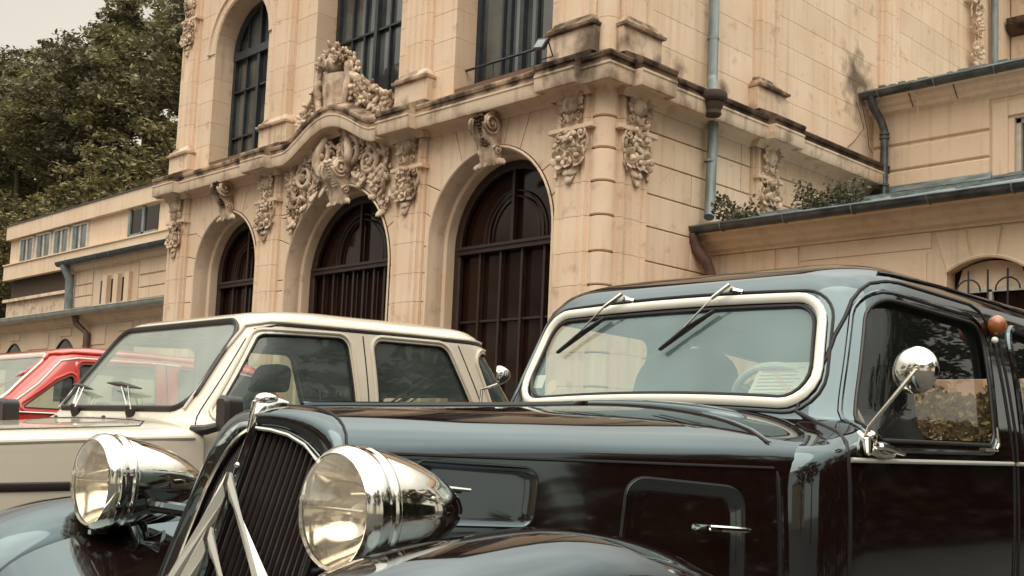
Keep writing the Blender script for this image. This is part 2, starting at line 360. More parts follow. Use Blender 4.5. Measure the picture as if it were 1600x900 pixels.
# ground-floor bays: (left edge, right edge, arch centre, outer radius, spring)
BAYS = [(-12.2, -9.21, -10.58, 1.30, 4.40), (-8.49, -4.77, -6.57, 1.68, 4.03), (-4.0, -.91, -2.435, 1.485, 4.27)]
for bi, (x0, x1, cx, R, zs) in enumerate(BAYS):
    core = MB()                                                                   # mortar bed behind the blocks
    n = 28; arc = [(cx+(R-.05)*cos(pi*i/n), zs+(R-.05)*sin(pi*i/n)) for i in range(n+1)]
    top = 6.9
    for i in range(n):
        a, b = arc[i], arc[i+1]; core.prism([(a[0], a[1]), (a[0], top), (b[0], top), (b[0], b[1])], F0, -.3, -.03)
    core.prism(rect(x0-.1, 0, cx-R+.05, top), F0, -.3, -.031); core.prism(rect(cx+R-.05, 0, x1+.1, top), F0, -.3, -.031)
    mk('mortar_bed', core, 'joint', HALL)
    for s in (-1, 1):
        xe = x0 if s < 0 else x1
        U = lambda th, r=R: (cx+s*r*cos(th), zs+r*sin(th))
        joints = [[U(0), (xe, zs)]]
        for lv in (4.85, 5.34, 5.81):
            if lv < zs+.2 or lv > zs+R*.93: continue
            th = math.asin(min(.98, (lv-.02-zs)/R*.86)); pa = U(th); dx = abs(xe-pa[0])
            if dx > .55:
                out = U(th, R+.34); joints.append([pa, (out[0], lv), (xe, lv)])
            else: joints.append([pa, (xe, lv)])
        for th, fx in ((radians(63), .43), (radians(78), .20)):
            pa = U(th); joints.append([pa, (cx+s*(R*cos(th)+.12+.12*(th < 1.2)), CB+.05)])
        joints.append([U(pi/2), (cx, CB+.05)])
        ths = [atan2(j[0][1]-zs, abs(j[0][0]-cx)) for j in joints]
        for k in range(len(joints)-1):
            ja, jb = joints[k], joints[k+1]
            seg = [U(ths[k]+(ths[k+1]-ths[k])*t/5) for t in range(6)]
            pl = seg + jb[1:]
            ea, eb = ja[-1], jb[-1]
            if abs(ea[0]-xe) < 1e-4 and eb[1] > CB and abs(eb[0]-xe) > .01: pl.append((xe, CB+.05))
            pl += list(reversed(ja[1:]))
            if area(pl) < 0: pl = pl[::-1]
            stone(pl, F0)
        lv = zs; ys = [v for v in JL if v < zs-.15]                                  # jamb strips beside the arch
        for z in ys:
            a, b = sorted((xe, cx+s*R)); stone(rect(a, z, b, lv), F0); lv = z
    # splayed moulded archivolt and jambs, one swept band
    prof = [(0, .015), (-.03, .03), (-.05, .012), (-.055, -.03), (-.075, -.10), (-.085, -.22), (-.08, -.31), (-.10, -.335), (-.125, -.345), (-.13, -.375), (-.125, -.43), (-.125, -.60)]
    rows = []
    m = 30
    path = [(1, 0.0, z) for z in (0, 2, 3.5)] + [(0, pi*i/m, 0) for i in range(m+1)] + [(-1, pi, z) for z in (3.5, 2, 0)]
    for kind, th, z in path:
        row = []
        for dr, dq in prof:
            r = R+dr
            if kind: row.append(Vector((cx+kind*r, -dq, z)))
            else: row.append(Vector((cx+r*cos(th), -dq, zs+r*sin(th))))
        rows.append(row)
    mk('arch_moulding', MB().grid(rows), 'stone', HALL, smooth=True, sharp=38)
    # arched doorway
    Ri = R-.135; yg = .62
    door = mk('arched_doorway', MB().prism([(cx+Ri*cos(pi*i/24), zs+Ri*sin(pi*i/24)) for i in range(25)]+[(cx-Ri, 0), (cx+Ri, 0)], front(yg+.04), -.02, 0), 'dglass', HALL)
    fr_ = MB()
    rows = []
    for kind, th, z in [(1, 0, 0)]+[(0, pi*i/m, 0) for i in range(m+1)]+[(-1, pi, 0)]:
        row = []
        for r, y in ((Ri, yg), (Ri, yg-.10), (Ri-.10, yg-.10), (Ri-.13, yg-.07), (Ri-.13, yg)):
            row.append(Vector((cx+kind*r, y, z)) if kind else Vector((cx+r*cos(th), y, zs+r*sin(th))))
        rows.append(row)
    mk('door_frame', MB().grid(rows), 'wood', door, smooth=True)
    zt = 4.16
    mk('transom', MB().box((cx-Ri+.1, yg-.13, zt), (cx+Ri-.1, yg+.01, zt+.09)).box((cx-Ri+.1, yg-.16, zt+.075), (cx+Ri-.1, yg, zt+.125)), 'wood', door)
    mk('mullion', MB().box((cx-.03, yg-.07, zt+.12), (cx+.03, yg+.01, zs+Ri-.1)), 'wood', door)
    ri2 = Ri*.5
    b = MB()
    zb = zt+.12; hh = max(.25, zs+Ri*.72-ri2-zb)
    for rr in (ri2, ri2-.09):
        b.tube([(cx+rr, yg-.02, zb)]+[(cx+rr*cos(pi*i/16), yg-.02, zb+hh*.45+rr*sin(pi*i/16)*1.1) for i in range(17)]+[(cx-rr, yg-.02, zb)], .018, 6)
    mk('arched_muntin', b, 'wood', door, smooth=True)
    nb = (4, 9, 5)[bi]
    for k in range(1, nb):
        xx = cx-Ri+.1+(2*Ri-.2)*k/nb
        mk('door_post', MB().box((xx-.025, yg-.06, .2), (xx+.025, yg+.01, zt)), 'wood', door)
    mk('glazing_bar', MB().box((cx-Ri+.1, yg-.035, 3.0), (cx+Ri-.1, yg+.01, 3.035)), 'wood', door)
# pilasters of the ground floor: stacked profiled blocks
def pil_prof(a0, a1, d=.12):
    return [(a0, -.05), (a0, d*.45), (a0+.05, d*.45), (a0+.065, d), (a0+.13, d), (a0+.15, d-.034), (a0+.205, d-.034), (a0+.225, d), (a1-.225, d), (a1-.205, d-.034), (a1-.15, d-.034), (a1-.13, d), (a1-.065, d), (a1-.05, d*.45), (a1, d*.45), (a1, -.05)]
def pilaster(a0, a1, kind, levels, d=.12, name='pilaster_block', base=0):
    for zt_, zb_ in zip(levels[:-1], levels[1:]):
        pr = pil_prof(a0, a1, d)
        mb = MB(); k = len(pr); v = []
        for z in (zb_+.003, zt_-.003):
            for a, q in pr: v.append((a, base-q, z) if kind == 'f' else (base+q, a, z))
        f = [(i, (i+1) % k, k+(i+1) % k, k+i) for i in range(k)] + [tuple(range(k, 2*k)), tuple(reversed(range(k)))]
        mk(name, mb.add(v, f), 'stone', HALL)
LV = [CB+.08]+JL
for a0, a1 in ((-12.98, -12.2), (-9.21, -8.49), (-4.77, -4.0), (-.91, -.2)): pilaster(a0, a1, 'f', LV)
pilaster(.2, .92, 's', LV); pilaster(3.72, 4.48, 's', LV)
# rounded corner column between the two corner pilasters, with cut joints
for zt_, zb_ in zip(LV[:-1], LV[1:]):
    c = MB().lathe([(0.02, zb_), (.145, zb_), (.185, zb_+.018), (.185, zt_-.026), (.145, zt_-.012), (.02, zt_-.01)], Matrix.Translation((-.10, .10, 0)), 24)
    mk('corner_drum', c, 'stone', HALL, smooth=True)
mk('corner_core', MB().box((-.3, .05, 0), (-.05, .3, 12.6)).box((-.22, -.04, 0), (-.06, .25, 6.3)), 'joint', HALL)
# side wall, ground floor: rusticated courses
mk('mortar_bed', MB().box((-.35, .15, 0), (-.03, 8.2, 6.9)), 'joint', HALL)
for (a0, a1, cuts) in ((.92, 3.72, 0), (4.48, 8.0, 1)):
    lv = CB+.05
    for i, z in enumerate([v for v in JL if v > 1.2]):
        xs = [a0]
        if cuts == 0:
            xs += [[2.1, 3.45][i % 2] if i % 3 else 3.45]
        else: xs += [[6.3], [5.6, 7.2], [6.6]][i % 3]
        xs.append(a1)
        for p, q in zip(xs[:-1], xs[1:]): stone(rect(p, z, q, lv), S0, gap=.0045 if False else .009, bev=.008)
        lv = z
# solid mass of the hall behind the dressed faces
mk('wall_core', MB().box((-13.1, .35, 0), (-12.6, 24, 12.6)).box((-12.6, 1.2, 6.83), (-.4, 1.5, 12.6)), 'stone', HALL)
mk('roof', MB().box((-13.3, -.5, 12.6), (.4, 24, 12.9)).add([(-13.5, -.7, 12.9), (.6, -.7, 12.9), (.6, 24, 12.9), (-13.5, 24, 12.9), (-6.5, 5, 16), (-6.5, 19, 16)], [(0, 1, 4), (1, 2, 5, 4), (2, 3, 5), (3, 0, 4, 5)]), 'zinc', HALL)
# ---- string course with its mouldings, breaking forward at each pilaster and rising over the middle bay
def bump(x):
    t = (x+6.57)/1.42
    if abs(t) >= 1: return 0
    return .50*(.5+.5*cos(pi*t)) ** .75
cove = [(0, CB-.06), (.03, CB-.06), (.045, CB-.03), (.07, CB+.02), (.13, CB+.055), (.22, CB+.065), (.24, CB+.04), (.30, CB+.04), (.31, CF0-.022)]
fasc = [(.31, CF0-.022), (.36, CF0-.02), (.375, CF0+.02), (.375, CF1-.05), (.39, CF1-.03), (.39, CF1), (.29, CF1+.002)]
ledg = [(.30, CF1+.001), (.375, CF1+.004), (.38, CF1+.03), (.355, CF1+.035), (.36, CF1+.07), (.39, CF1+.09), (.395, CF1+.115), (.40, CF1+.12), (.40, CF1+.155), (.36, CF1+.175), (.03, CT), (-.35, CT+.005)]
PF = [(-13.05, -12.1), (-9.28, -8.42), (-4.84, -3.93), (-.98, -.17)]
pathF = []
for a, b in PF:
    pathF += [(a-.001, 0), (a, .15), (b, .15), (b+.001, 0)]
pathF = [(-13.2, 0)]+[p for p in pathF if p[0] < -.2]
ys_side = [(.0, 0), (.168, 0), (.17, .15), (.98, .15), (.981, 0), (3.64, 0), (3.641, .14), (4.56, .14), (4.561, 0), (7.95, 0)]
def sweep(prof, nm, mat):
    rows = []
    px = []
    for i in range(len(pathF)-1):
        a, b = pathF[i], pathF[i+1]
        px.append(a)
        if b[0]-a[0] > 1.0 and a[0] > -8.6 and b[0] < -4.5:
            for k in range(1, 40): px.append((a[0]+(b[0]-a[0])*k/40, a[1]))
        elif b[0]-a[0] > .5:
            for k in range(1, 8): px.append((a[0]+(b[0]-a[0])*k/8, a[1]))
    px.append(pathF[-1])
    for x, d in px:
        rows.append([Vector((x, -(d+q), z+bump(x))) for q, z in prof])
    rows.append([Vector((-.17, -(.15+q), z)) for q, z in prof]); rows.append([Vector((-.168, -q, z)) for q, z in prof])
    rows.append([Vector((q, -q, z)) for q, z in prof])
    if nm == 'cornice_ledge': mk(nm, MB().grid(rows), 'stain', HALL, smooth=True, sharp=25); rows = rows[-1:]
    for i, (y, d) in enumerate(ys_side):
        if i: rows.append([Vector((d+q, y, z)) for q, z in prof])
    mk(nm, MB().grid(rows), mat, HALL, smooth=True, sharp=25)
sweep(cove, 'cornice_cove', 'stone'); sweep(fasc, 'cornice_fascia', 'fascia'); sweep(ledg, 'cornice_ledge', 'dirty')
# ---- upper storey
def blocks(a0, a1, z0, z1, kind, d0, d1, h=.5, n=1, off=0, gap=.0022, mat='stone', base=0):
    fr = front(base) if kind == 'f' else side(base)
    z = z0; i = 0
    while z < z1-.02:
        zz = min(z+h, z1); W = (a1-a0)/n; xs = [a0]
        if n > 1:
            sh = W*.5*((i+off) % 2)
            xs += [a0+W*k-sh for k in range(1, n+(1 if sh else 0)) if a0+.15 < a0+W*k-sh < a1-.15]
        xs.append(a1)
        for p, q in zip(xs[:-1], xs[1:]): stone(rect(p, z, q, zz), fr, d0, d1, gap, .003, mat)
        z = zz; i += 1
# front: pilaster shafts stand on plinths with blackened ledges
def upper_pil(a0, a1, kind, d=.13, ztop=12.5, side_strip=None, dirtyl=True):
    fr = front(0) if kind == 'f' else side(0)
    mk('plinth', MB().prism(rect(a0-.10, CT-.03, a1+.10, 7.16), fr, -.1, d+.06, .01), 'fascia', HALL)
    P = []
    for dz, q in ((7.16, .05), (7.17, .12), (7.21, .13), (7.225, .09), (7.27, .075), (7.30, .03), (7.34, .015), (7.36, 0)):
        P.append((dz, q))
    rows = []
    for z, q in P:
        c = [(a0-q, -.05), (a0-q, d+q), (a1+q, d+q), (a1+q, -.05)]
        rows.append([(fr[0]+fr[1]*a+fr[3]*dd+VZ*z) for a, dd in c])
    mk('base_moulding', MB().grid(rows), 'stain' if dirtyl else 'carve', HALL, smooth=True, sharp=30)
    z = 7.36; lv = [z]
    while z < ztop: z += .5; lv.append(z)
    pilaster(a0, a1, kind, lv[::-1], d)
upper_pil(-12.90, -12.25, 'f', dirtyl=False); upper_pil(-9.12, -8.30, 'f', dirtyl=False); upper_pil(-4.68, -4.0, 'f', dirtyl=False); upper_pil(-.97, -.22, 'f')
upper_pil(.22, .92, 's'); upper_pil(3.72, 4.38, 's'); upper_pil(8.05, 8.75, 's')
for a0, a1 in ((-12.25, -11.55), (-8.30, -7.62), (-4.0, -3.42), (-13.1, -12.9), (-9.4, -9.12), (-4.96, -4.68), (-1.18, -.97)):
    blocks(a0, a1, CT, 12.5, 'f', -.62, 0 if a1-a0 > .3 else -.02, off=int(a0*3) % 2)
cz = 6.3
c = MB()
for i in range(12):
    c.lathe([(.02, cz+.5*i), (.155, cz+.5*i), (.17, cz+.5*i+.004), (.17, cz+.5*i+.496), (.02, cz+.5*i+.496)], Matrix.Translation((-.11, .11, 0)), 20)
mk('corner_shaft', c, 'stone', HALL, smooth=True)
# side upper wall: large smooth ashlar, hairline joints
mk('mortar_bed', MB().box((-.3, .15, CT-.2), (-.012, 20, 12.6)), 'stone', HALL)
blocks(.92, 3.72, 6.72, 12.3, 's', -.02, 0, n=2, h=.497)
blocks(4.38, 8.05, 6.72, 12.3, 's', -.02, 0, n=3, off=1, h=.497)
blocks(8.75, 13.0, 7.72, 12.3, 's', -.02, 0, n=3, h=.497)
# upper windows
def window(x0, x1, z0, z1, arch, name='tall_window', vs=(.5,), hs=(), y=.46, rail=None):
    fr = front(y); cx = (x0+x1)/2
    R = (x1-x0)/2
    if arch: shape = [(cx+R*cos(pi*i/20), z1+R*sin(pi*i/20)) for i in range(21)]+[(x0, z0), (x1, z0)]
    else: shape = rect(x0, z0, x1, z1)[::1]
    if area(shape) < 0: shape = shape[::-1]
    root = mk(name, MB().prism(shape, fr, -.14, -.10), 'iron', HALL)
    cols = [0]+list(vs)+[1]; rws = [z0]+list(hs)+[z1]
    for i in range(len(cols)-1):
        for j in range(len(rws)-1):
            a = x0+(x1-x0)*cols[i]; b = x0+(x1-x0)*cols[i+1]
            mk('pane', MB().prism(rect(a+.03, rws[j]+.02, b-.03, rws[j+1]-.02), front(y+rnd.uniform(-.002, .002)), -.10, -.085), 'wglass', root)
    if arch:
        mk('pane', MB().prism([(cx+(R-.1)*cos(pi*i/16), z1+.05+(R-.1)*sin(pi*i/16)) for i in range(17)], fr, -.10, -.085), 'wglass', root)
    f = MB()
    f.prism(rect(x0, z0, x0+.10, z1), fr, -.10, .0); f.prism(rect(x1-.10, z0, x1, z1), fr, -.10, .0)
    f.prism(rect(x0, z0, x1, z0+.10), fr, -.10, .01)
    if arch:
        f.tube([(cx+(R-.06)*cos(pi*i/20), y+.03, z1+(R-.06)*sin(pi*i/20)) for i in range(21)], .07, 6)
    mk('window_frame', f, 'iron', root)
    for t in vs:
        xx = x0+(x1-x0)*t; wd = .045 if abs(t-.5) < .02 else .022
        mk('muntin', MB().prism(rect(xx-wd, z0+.1, xx+wd, z1+(R*.9*sqrt(max(0, 1-(2*t-1)**2)) if arch else 0)), fr, -.09, .02 if wd > .03 else -.02), 'iron', root)
    for z in hs:
        big = arch and abs(z-z1) < .3
        mk('glazing_bar', MB().prism(rect(x0+.06, z-(.09 if big else .02), x1-.06, z+(.09 if big else .02)), fr, -.09, .04 if big else -.01), 'iron', root)
    if rail:
        r = MB().tube([(x0, y-.2, rail), (x1, y-.2, rail)], .022, 8)
        for t in (.3, .68): r.tube([(x0+(x1-x0)*t, y-.2, rail), (x0+(x1-x0)*t, y-.2, z0)], .014, 6)
        mk('guard_rail', r, 'iron', root, smooth=True)
window(-11.55, -9.4, CT, 9.35, True, vs=(.25, .5, .75), hs=(7.5, 8.55, 9.35))
window(-7.62, -4.96, CT, 12, False, vs=(.2, .35, .5, .65, .8), hs=(8.75,))
window(-3.42, -1.18, CT, 12, False, vs=(.28, .36, .5, .64, .82), hs=(), rail=7.28)
# arched head above window one: wall with a round hole
cx, R, z1 = -10.475, 1.075, 9.35
hd = MB()
for i in range(16):
    a, b = pi*i/16, pi*(i+1)/16
    hd.prism([(cx+R*cos(a), z1+R*sin(a)), (cx+R*cos(a), 12.5), (cx+R*cos(b), 12.5), (cx+R*cos(b), z1+R*sin(b))], F0, -.6, -.002)
mk('arch_spandrel', hd, 'stone', HALL)
hd = MB(); rows = []
for i in range(25):
    a = pi*i/24; rows.append([Vector((cx+r*cos(a), -q, z1+r*sin(a))) for r, q in ((R+.30, 0), (R+.30, .05), (R+.22, .06), (R+.2, .02), (R+.03, .02), (R, -.01), (R, -.45))])
mk('arch_moulding', hd.grid(rows), 'stone', HALL, smooth=True)
mk('sill', MB().box((-13.1, .02, CT-.3), (-.95, .6, CT-.012)), 'dirty', HALL)
# ------------------------------------------------------------------ carving
def frame3(fr, a, b, d): return fr[0]+fr[1]*a+fr[2]*b+fr[3]*d
def rotf(fr, ang, tilt=0, roll=0):
    m = Matrix((fr[1], fr[2], fr[3])).transposed()
    return m @ Matrix.Rotation(ang, 3, 'Z') @ Matrix.Rotation(tilt, 3, 'Y') @ Matrix.Rotation(roll, 3, 'X')
def leaf(mb, fr, a, b, d, ang, L=.12, W=.05, T=.03, tilt=.2):
    T *= .62; W *= 1.12
    mb.blob(frame3(fr, a+cos(ang)*L*.5, b+sin(ang)*L*.5, d), (L*.6, W*.6, T), rotf(fr, ang, -tilt), 7, 5)
def spiral(mb, fr, a, b, d, r, turns=1.6, s=1, a0=0, t=.025, tail=None):
    pts = []; rr = []
    n = int(22*turns)
    if tail: pts.append(frame3(fr, *tail, d-.01)); rr.append(t*.8)
    for i in range(n+1):
        u = i/n; ang = a0+s*turns*2*pi*u; q = r*(1-u)**.8*.95+r*.08
        pts.append(frame3(fr, a+cos(ang)*q, b+sin(ang)*q, d+.03*u)); rr.append(t*(1-.35*u))
    mb.tube(pts, rr, 7)
    mb.blob(frame3(fr, a, b, d+.03), (r*.2,)*3, None, 7, 5)
def rosette(mb, fr, a, b, d, r):
    for k in range(6):
        an = k*pi/3+.3; leaf(mb, fr, a+cos(an)*r*.22, b+sin(an)*r*.22, d, an, r*.95, r*.8, r*.13, .7)
    mb.blob(frame3(fr, a, b, d+r*.28), (r*.34,)*3, None, 8, 6)
from mathutils import noise as mnoise
def rough(mb, amp=.017, fr_=18):
    mb.v = [p+mnoise.noise_vector(p*fr_)*amp+mnoise.noise_vector(p*fr_*2.7)*amp*.5 for p in mb.v]; return mb
def garland(fr, cx, z1, z0, w, d=.14, seed=1, parent=HALL):
    q = random.Random(seed); mb = MB(); H = z1-z0
    mb.blob(frame3(fr, cx, z1-.20, d+.01), (w*.24, .15, .10), rotf(fr, 0), 10, 8)             # mask
    mb.blob(frame3(fr, cx, z1-.22, d+.10), (w*.05, .05, .04), rotf(fr, 0), 6, 5)
    for k in range(14):
        an = -0.4+k*(pi+.8)/13; leaf(mb, fr, cx+cos(an)*w*.2, z1-.20+sin(an)*.13, d+.02+q.uniform(0, .03), an, q.uniform(.11, .16), .07, .04, .3)
    for s in (-1, 1):
        spiral(mb, fr, cx+s*w*.24, z1-.40, d+.0, .075, 1.3, s, pi/2, .02)
        leaf(mb, fr, cx+s*w*.1, z1-.36, d+.05, -pi/2-s*.5, .15, .06, .035)
        mb.tube([frame3(fr, cx+s*w*.36, z1-.62+t*0, d-.03)+fr[2]*(-.02) if t == 0 else frame3(fr, cx+s*w*(.36+.10*sin(t*3)), z1-.62-t*.34, d-.01) for t in [i/8 for i in range(9)]], .022, 6)
    zz = z1-.60
    while zz > z0+.42*H:
        t = (z1-.6-zz)/(H-.6)
        for s in (-1, 1):
            leaf(mb, fr, cx+s*.04, zz, d+.02, pi/2+s*(2.0+q.uniform(-.4, .4)), q.uniform(.16, .24), .085, .04, .35)
            leaf(mb, fr, cx+s*q.uniform(.02, .1), zz+q.uniform(-.03, .03), d+q.uniform(.04, .08), q.uniform(0, 6.3), q.uniform(.09, .15), .06, .035, .6)
            if q.random() < .35: mb.blob(frame3(fr, cx+s*q.uniform(.0, .14), zz+q.uniform(-.03, .03), d+q.uniform(.05, .09)), (q.uniform(.03, .045),)*3, None, 7, 5)
        zz -= .085
    for s in (-1, 1):
        spiral(mb, fr, cx+s*w*.30, z0+.52*H, d, .085, 1.4, -s, pi/2 if s > 0 else pi/2, .022)
        rosette(mb, fr, cx+s*w*.25, z0+.27*H, d+.02, .15)
        leaf(mb, fr, cx+s*w*.22, z0+.17*H, d, -pi/2-s*.9, .20, .10, .045, .4)
        leaf(mb, fr, cx+s*w*.1, z0+.14*H, d, -pi/2-s*.3, .22, .08, .04)
    rosette(mb, fr, cx, z0+.24*H, d+.05, .11)
    leaf(mb, fr, cx, z0+.12*H, d, -pi/2, .20, .09, .05)
    for k in range(16):
        leaf(mb, fr, cx+q.uniform(-.28, .28)*w/.7, z0+q.uniform(.15, .5)*H, d, q.uniform(0, 6.3), .12, .06, .03)
    mk('carved_garland', rough(mb), 'carve', parent, smooth=True, sharp=None)
    lg = MB(); lg.prism(rect(cx-w*.62, z1-.60, cx+w*.62, z1-.53), fr, 0, d+.03, .01)
    mk('garland_ledge', lg, 'stone', parent)
garland(F0, -.55, 6.24, 4.86, .72, seed=1); garland(S0, .57, 6.24, 4.86, .72, seed=2)
garland(F0, -4.38, 6.22, 4.86, .70, seed=3); garland(F0, -8.85, 6.22, 4.86, .66, seed=4); garland(F0, -12.58, 6.22, 4.86, .66, seed=5)
garland(S0, 4.1, 6.22, 5.0, .62, seed=6)
# keystones: scrolled consoles
def keystone(cx, zc, w=.34, h=.74, mat='dirty', ys=.5):
    root = None
    prof = [(0, zc-.02), (.10, zc-.10), (.16, zc+.0), (.17, zc+.12), (.23, zc+.22), (.34, zc+.32), (.40, zc+.46), (.38, zc+.60), (.30, zc+.70), (.20, zc+.74), (0, zc+.74)]
    rows = [[Vector((cx+s*w/2*(1 if abs(s) == 1 else 1), -q*ys/.4, z)) for q, z in prof] for s in (-1, -.72, -.70, .70, .72, 1)]
    for i in (2, 3):
        for v in rows[i][1:-1]: v.y += .035
    rows.insert(0, [Vector((cx-w/2, 0, p[1])) for p in prof]); rows.append([Vector((cx+w/2, 0, p[1])) for p in prof])
    root = mk('keystone', MB().grid(rows), 'carve', HALL, smooth=True, sharp=40)
    for s in (-1, 1):
        mb = MB(); fr = (Vector((cx+s*w/2, 0, 0)), VY*(-1 if s > 0 else 1)*1.0, VZ, VX*s)
        spiral(mb, fr, (.26 if s > 0 else -.26)*ys/.4, zc+.50, .01, .17, 1.9, -1 if s > 0 else 1, 0, .028)
        spiral(mb, fr, (.10 if s > 0 else -.10)*ys/.4, zc+.12, .01, .08, 1.5, 1 if s > 0 else -1, 0, .018)
        mk('volute', rough(mb), 'carve', root, smooth=True, sharp=None)
    mb = MB()
    for k in range(9):
        z = zc+.62-k*.05; y = .38*ys/.4-.03*k*ys/.4
        for s in (-1, 1):
            mb.blob((cx+s*.07, -y-.02, z), (.05, .05, .035), None, 7, 5); mb.blob((cx+s*.02, -y-.05, z-.02), (.03, .04, .03), None, 6, 4)
    mk('carved_leaf', rough(mb), mat, root, smooth=True, sharp=None)
    mb = MB(); fr = front(-.03)
    for s in (-1, 1):
        for k in range(4):
            leaf(mb, fr, cx+s*(.06+.05*k), zc+.02-.02*k*k*.4, .03, -pi/2+s*(.4+.25*k), .17, .08, .04, .2)
    mk('acanthus', rough(mb), 'carve', root, smooth=True, sharp=None)
keystone(-2.36, 5.52, .34, mat='dirty', ys=.36); keystone(-10.50, 5.60, .32, mat='dirty', ys=.36); keystone(-6.45, 5.42, .44, .6, mat='carve', ys=.36)
# scrollwork filling the tympanum of the middle bay
mb = MB(); q = random.Random(11); fr = front(0); cx, R, zs = -6.57, 1.68, 4.03
def inside(a, b):
    r = sqrt((a-cx)**2+(b-zs)**2)
    return r > R+.06 and b < CB+bump(a)-.04 and -8.2 < a < -4.95
for s in (-1, 1):
    spiral(mb, fr, cx+s*.42, 6.28, .10, .30, 1.5, s, -pi/2, .055); spiral(mb, fr, cx+s*1.02, 5.98, .09, .26, 1.6, -s, pi/2, .05)
    spiral(mb, fr, cx+s*1.38, 5.55, .07, .17, 1.4, s, 0, .035); spiral(mb, fr, cx+s*.72, 6.50, .08, .16, 1.4, -s, 0, .035)
    mb.tube([frame3(fr, cx+s*(.30+.2*sin(t*2.6)), 6.62-t*.75, .13+.05*sin(t*3)) for t in [i/14 for i in range(15)]], [.05+.03*sin(i/14*pi) for i in range(15)], 8)
    mb.tube([frame3(fr, cx+s*(1.05+.45*sin(t*2.2+.4)), 6.38-t*.85, .07) for t in [i/14 for i in range(15)]], .045, 8)
n = 0
while n < 300:
    a, b = q.uniform(-8.15, -5.0), q.uniform(5.0, 6.95)
    if not inside(a, b): continue
    n += 1; an = q.uniform(0, 6.3)
    if q.random() < .2: rosette(mb, fr, a, b, .05, q.uniform(.05, .085))
    else: leaf(mb, fr, a, b, q.uniform(.03, .10), an, q.uniform(.12, .26), q.uniform(.05, .10), .045, .4)
mk('carved_tympanum', rough(mb), 'carve', HALL, smooth=True, sharp=None)
# crest above the middle bay: shield, crown-like head and foliage falling to the sides
mb = MB(); q = random.Random(5); fr = front(.02)
zb = CT+.20; cx = -6.75
sh = []
for i in range(9):
    v = i/8; wv = .43*(1-.55*v**2.2); r_ = []
    for j in range(11):
        u = -1+2*j/10; r_.append(frame3(fr, cx+u*wv, zb+.80-.90*v, .10+.20*(1-u*u)*(1-.5*v)))
    sh.append(r_)
mb.grid(sh)
mk('shield', rough(mb), 'carve', HALL, smooth=True, sharp=None)
mb = MB()
edge = [(cx-.46, zb+.95), (cx-.50, zb+.6), (cx-.40, zb+.2), (cx-.2, zb-.08), (cx, zb-.2), (cx+.2, zb-.08), (cx+.40, zb+.2), (cx+.50, zb+.6), (cx+.46, zb+.95)]
ep = []
for i in range(len(edge)-1):
    for t in range(4): ep.append((edge[i][0]+(edge[i+1][0]-edge[i][0])*t/4, edge[i][1]+(edge[i+1][1]-edge[i][1])*t/4))
ep.append(edge[-1])
mb.tube([frame3(fr, a, b, .17) for a, b in ep], .075, 8)
for s in (-1, 1): spiral(mb, fr, cx+s*.46, zb+.88, .16, .12, 1.4, s, -pi/2, .04); spiral(mb, fr, cx+s*.30, zb-.05, .18, .12, 1.4, -s, pi/2, .04)
for k in range(40):                                                                # foliage and curls below the shield
    leaf(mb, fr, cx+q.uniform(-.45, .5), zb+q.uniform(-.28, .12), q.uniform(.1, .25), q.uniform(0, 6.3), .16, .07, .05)
for s, L in ((-1, .62), (1, 1.35)):                                                 # sloping foliage either side
    for k in range(int(L*105)):
        t = q.random(); a = cx+s*(.42+t*L); top = zb+.72*(1-t)**1.1+.06
        base = CT-.02+bump(a)
        b = base+q.random()*max(.05, top-base)
        leaf(mb, fr, a, b, q.uniform(.06, .20), q.uniform(0, 6.3), q.uniform(.10, .20), .07, .06, .5)
    mb.tube([frame3(fr, cx+s*(.42+t*L), zb+.72*(1-t)**1.1+.06, .12) for t in [i/10 for i in range(11)]], [.09-.03*i/10 for i in range(11)], 8)
    # backing wedge
    rows = [[frame3(fr, cx+s*(.3+t*(L+.1)), CT-.1, dd), frame3(fr, cx+s*(.3+t*(L+.1)), zb+.70*(1-t)**1.1+.03, dd)] for dd in (-.1,) for t in [i/10 for i in range(11)]]
    rows2 = [[r[0]-VY*.2, r[1]-VY*.2] for r in rows]
    mb.grid(rows2); mb.grid([[r[1], r2_[1]] for r, r2_ in zip(rows, rows2)])
    spiral(mb, fr, cx+s*(.42+L), CT+.16+bump(cx+s*(.42+L)), .14, .12, 1.5, s, 0, .04)
mk('crest_foliage', rough(mb), 'carve', HALL, smooth=True, sharp=None)
mb = MB()                                                                          # curled head-piece
mb.blob((cx+.02, -.10, zb+1.02), (.30, .20, .20), None, 12, 8)
for k in range(70):
    an = q.uniform(-.3, 3.5); r = q.uniform(.1, .36)
    (leaf(mb, fr, cx+.02+cos(an)*r, zb+1.02+sin(an)*r*.75, .14+q.uniform(0, .14), an+q.uniform(-.8,.8), q.uniform(.10, .2), .07, .05, .5) if k % 3 else mb.blob((cx+.02+cos(an)*r, -.16-q.uniform(0, .12), zb+1.02+sin(an)*r*.7), (q.uniform(.03, .06),)*3, None, 7, 5))
for s in (-1, 1): spiral(mb, fr, cx+s*.2, zb+1.06, .26, .12, 1.5, s, 0, .035)
for k in range(46):
    t = k/45; leaf(mb, fr, cx+.72*sin(t*1.4)+q.uniform(-.06, .04), zb+1.20-t*t*.74+q.uniform(-.06, .03), q.uniform(.02, .12), q.uniform(0, 6.3), .17, .09, .06, .5)
mk('crest_head', rough(mb), 'dirty' if False else 'carve', HALL, smooth=True, sharp=None)
# side ornament far along the upper wall
garland(side(0), 12.3, 11.9, 9.6, .6, seed=9)
# flat carving high on the left pilaster and small drop ornaments
garland(front(0), -12.58, 10.9, 9.5, .6, seed=14)
